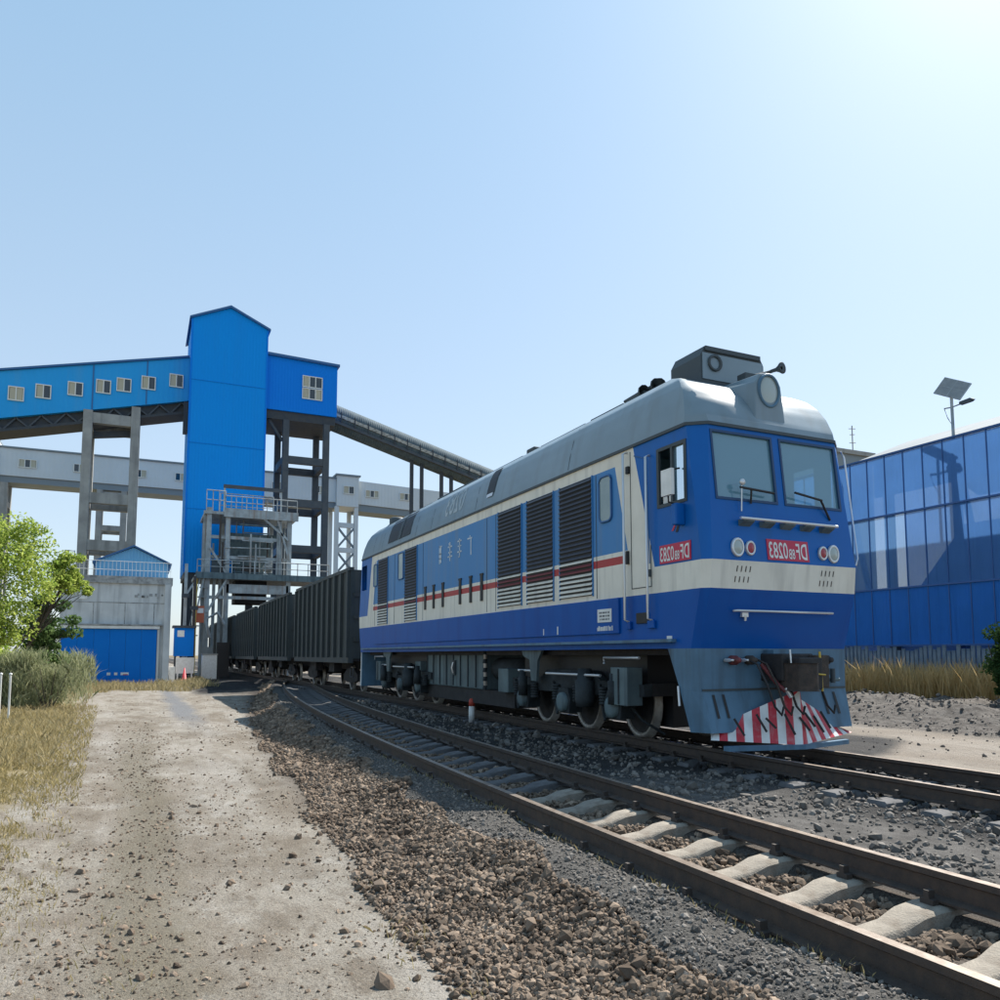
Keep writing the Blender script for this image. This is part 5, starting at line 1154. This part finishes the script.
def tree(base, h_trunk, c, rad, n, clumps, m, label, seed, leaf=.10):
    t_ = empty('leafy_tree', base, label, 'tree', 'trees at the left edge'); P, cc = crown_points(c, rad, n, clumps, seed=seed)
    b = MB(); top = Vector((c[0], c[1], c[2] - rad[2] * .1)); b.tube([base, (base[0] + .1, base[1], base[2] + h_trunk * .5), top], [.10, .075, .03], 'bark', 8); b.build('trunk', t_)
    for q in cc[::max(1, clumps // 16)]:
        b = MB(); s0 = Vector(base).lerp(top, random.uniform(.35, .8)); b.tube([s0, s0.lerp(Vector(q), .55) + Vector((0, 0, .1)), q], [.035, .02, .008], 'bark', 6); b.build('limb', t_)
    leaves('crown', P, leaf, m, t_); return t_
tree((-6.3, 38, -.35), 3.0, (-6.5, 38, 4.8), (2.9, 2.4, 3.4), 32000, 110, 'leaf_lime', 'bright lime-green leafy tree at the left edge of the picture', 2, .078)
tree((-5.6, 40.5, -.35), 2.5, (-2.95, 41, 5.1), (1.0, 1.0, 1.0), 5000, 26, 'leaf_lime', 'small round lime-green tree just in front of the concrete building', 5, .08)
tree((-4.7, 45, -.35), 1.5, (-4.3, 45, 2.6), (1.3, 1.2, 2.2), 6000, 40, 'leaf_dark', 'darker green tree behind the lime-green one, beside the building', 8, .11)
tree((-6.8, 34, -.35), 1.5, (-7.0, 34, 1.9), (2.6, 1.5, 2.0), 8000, 50, 'leaf_lime', 'low lime-green sapling under the big lime-green tree', 12, .095)
def blades(name, P, h, w, m, label, lean=.35, parent=None, kind='stuff'):
    n = len(P); a = rng.uniform(0, 2 * math.pi, n); l_ = rng.normal(0, lean, (n, 2)) * h[:, None]
    o = np.array(ORG[parent.name]) if parent is not None else 0; P = P - o
    dx = np.stack([np.cos(a), np.sin(a), 0 * a], -1) * w[:, None]; tip = P + np.concatenate([l_, h[:, None]], 1); mid = P + np.concatenate([l_ * .35, h[:, None] * .6], 1)
    V = np.stack([P - dx, P + dx, mid + dx * .7, tip, mid - dx * .7], 1).reshape(-1, 3)
    o_ = npmesh(name, V, np.arange(5 * n).reshape(n, 5), m, parent)
    if label: tag(o_, label, kind=kind)
    return o_
# grey feathery shrub
fs = empty('feathery_shrub', (-2.9, 33, -.4), 'grey-green feathery shrub at the foot of the lime-green trees', 'shrub')
def feathery(cx_, cy_, w, d, h, n, k, seed):
    q = np.random.default_rng(seed); c = np.stack([cx_ + w * q.normal(0, .5, k), cy_ + d * q.normal(0, .5, k), -.4 + 0 * q.random(k)], -1)
    hh = h * q.uniform(.45, 1.0, k); i = q.integers(0, k, n); t_ = q.random(n) ** .8; a = q.uniform(0, 2 * math.pi, n)
    rr = (.50 - .22 * t_) * q.random(n) ** .6 * hh[i] * .7
    return np.stack([c[i, 0] + rr * np.cos(a), c[i, 1] + rr * np.sin(a), c[i, 2] + t_ * hh[i] * .85], -1)
P = feathery(-3.75, 33.2, .95, 1.0, 2.3, 17000, 18, 3)
blades('foliage', P, rng.uniform(.12, .42, len(P)), rng.uniform(.006, .014, len(P)), 'leaf_grey', None, .55, fs)
for k in range(10):
    a = k * .63; MB().tube([(-2.95 + .15 * math.cos(a), 33.2 + .15 * math.sin(a), -.4), (-2.95 + .8 * math.cos(a), 33.2 + .7 * math.sin(a), 1.0)], [.025, .008], 'bark', 6).build('stem', fs)
fs2 = empty('grey_bush', (-1.9, 48, -.4), 'low grey bush in front of the blue panels', 'shrub')
P = feathery(-3.6, 50, 1.2, 1.0, 2.0, 5000, 10, 4); n = len(P)
blades('foliage', P, rng.uniform(.2, .6, n), rng.uniform(.012, .025, n), 'leaf_grey', None, .5, fs2)
# wire fence posts at far left
for k, (xx, yy) in enumerate(((-3.80, 28.3), (-3.50, 27.9))):
    tag(MB().tube([(xx, yy, -.45), (xx, yy, .9)], .03, 'post_white', 8).lathe((xx, yy, .9), (0, 0, 1), [(0, .045), (.04, .045), (.06, 0.001)], 'post_white', 8).build('fence_post'), ('thin white fence post at the very left edge', 'thin white fence post nearer the grey shrub')[k], 'post', 'white fence posts')
# dry verge grass, left
def verge(n, y0, y1, f):
    y = y0 * (y1 / y0) ** rng.random(n); x = f(y, rng.random(n)); k = (rng.random(len(x)) < sstep(6.5, 9.5, y) + .06) & (vnoise(x * 1.2, y * .7, 31) + .35 * vnoise(x * 5, y * 4, 32) + .25 * rng.random(len(x)) > .50)
    return x[k], y[k]
x, y = verge(60000, 3.4, 36, lambda y, r: -.30 - .03 * y - (.9 + .12 * y) * r ** .75)
blades('verge_grass', np.stack([x, y, ground_z(x, y)], -1), rng.uniform(.02, .075, len(x)) * np.clip(y / 9, .8, 1.9), rng.uniform(.002, .004, len(x)) * np.clip(y / 7, 1, 3.2), 'grass_olive', 'short yellowing grass on the left verge', .5)
x, y = verge(9000, 16, 62, lambda y, r: -1.1 - .02 * y - (.5 + .12 * y) * r)
blades('verge_straw', np.stack([x, y, ground_z(x, y)], -1), rng.uniform(.08, .30, len(x)), rng.uniform(.006, .014, len(x)), 'straw_pale', 'dry straw along the left verge', .4)
n = 7000; x = rng.uniform(-5.5, 4.2, n); y = rng.uniform(47, 59.5, n); k = vnoise(x * .9, y * .5, 41) > .4; x, y = x[k], y[k]
blades('yard_grass', np.stack([x, y, ground_z(x, y)], -1), rng.uniform(.1, .5, len(x)), rng.uniform(.012, .025, len(x)), 'straw_pale', 'dry grass in front of the blue panel building', .4)
n = 900; y = 2.3 * (7 / 2.3) ** rng.random(n); x = np.where(rng.random(n) < .5, xl(y) - 1.85 + rng.normal(0, .12, n), -.55 + rng.normal(0, .35, n)); k = vnoise(x * 2, y * 2, 51) > .55; x, y = x[k], y[k]
blades('path_tufts', np.stack([x, y, ground_z(x, y)], -1), rng.uniform(.03, .09, len(x)), rng.uniform(.003, .005, len(x)), 'grass_olive', 'sparse tufts along the dirt track', .6)
# tall dry grass in front of the net
n = 34000; x = rng.uniform(25.0, 31.5, n); y = rng.uniform(14, 48, n); k = vnoise(x * .8, y * .5, 61) + .25 * rng.random(n) > .38; x, y = x[k], y[k]
blades('tall_dry_grass', np.stack([x, y, ground_z(x, y)], -1), rng.uniform(.6, 1.5, len(x)), rng.uniform(.008, .02, len(x)), 'straw', 'tall golden dry grass below the fence', .22)
# dark shrub at the right edge
ds = empty('dark_shrub', (14.7, 9.0, -.4), 'dark green shrub cut off by the right edge', 'shrub')
P, cc = crown_points((23.2, 14.2, 1.3), (.85, .9, 1.6), 20000, 170, seed=77)
ORG[ds.name] = Vector((22.9, 14.4, -.1)); ds.location = (22.9, 14.4, -.1)
leaves('foliage', P, .06, 'leaf_deep', ds)
for k in range(6): MB().tube([(22.9 + .1 * math.cos(k), 14.4 + .1 * math.sin(k), -.2), (22.9 + .5 * math.cos(k * 1.1), 14.4 + .5 * math.sin(k * 1.1), 1.8)], [.05, .015], 'bark', 6).build('stem', ds)
# thin weeds on the six-foot and by the rails
n = 500; y = 3 * (13 / 3) ** rng.random(n); x = np.where(rng.random(n) < .5, xl(y) - .15, 8.3) + rng.normal(0, .04, n)
blades('rail_weeds', np.stack([x, y, ground_z(x, y)], -1), rng.uniform(.02, .07, n), rng.uniform(.003, .005, n), 'grass_olive', 'tiny weeds along the rail feet', .5)
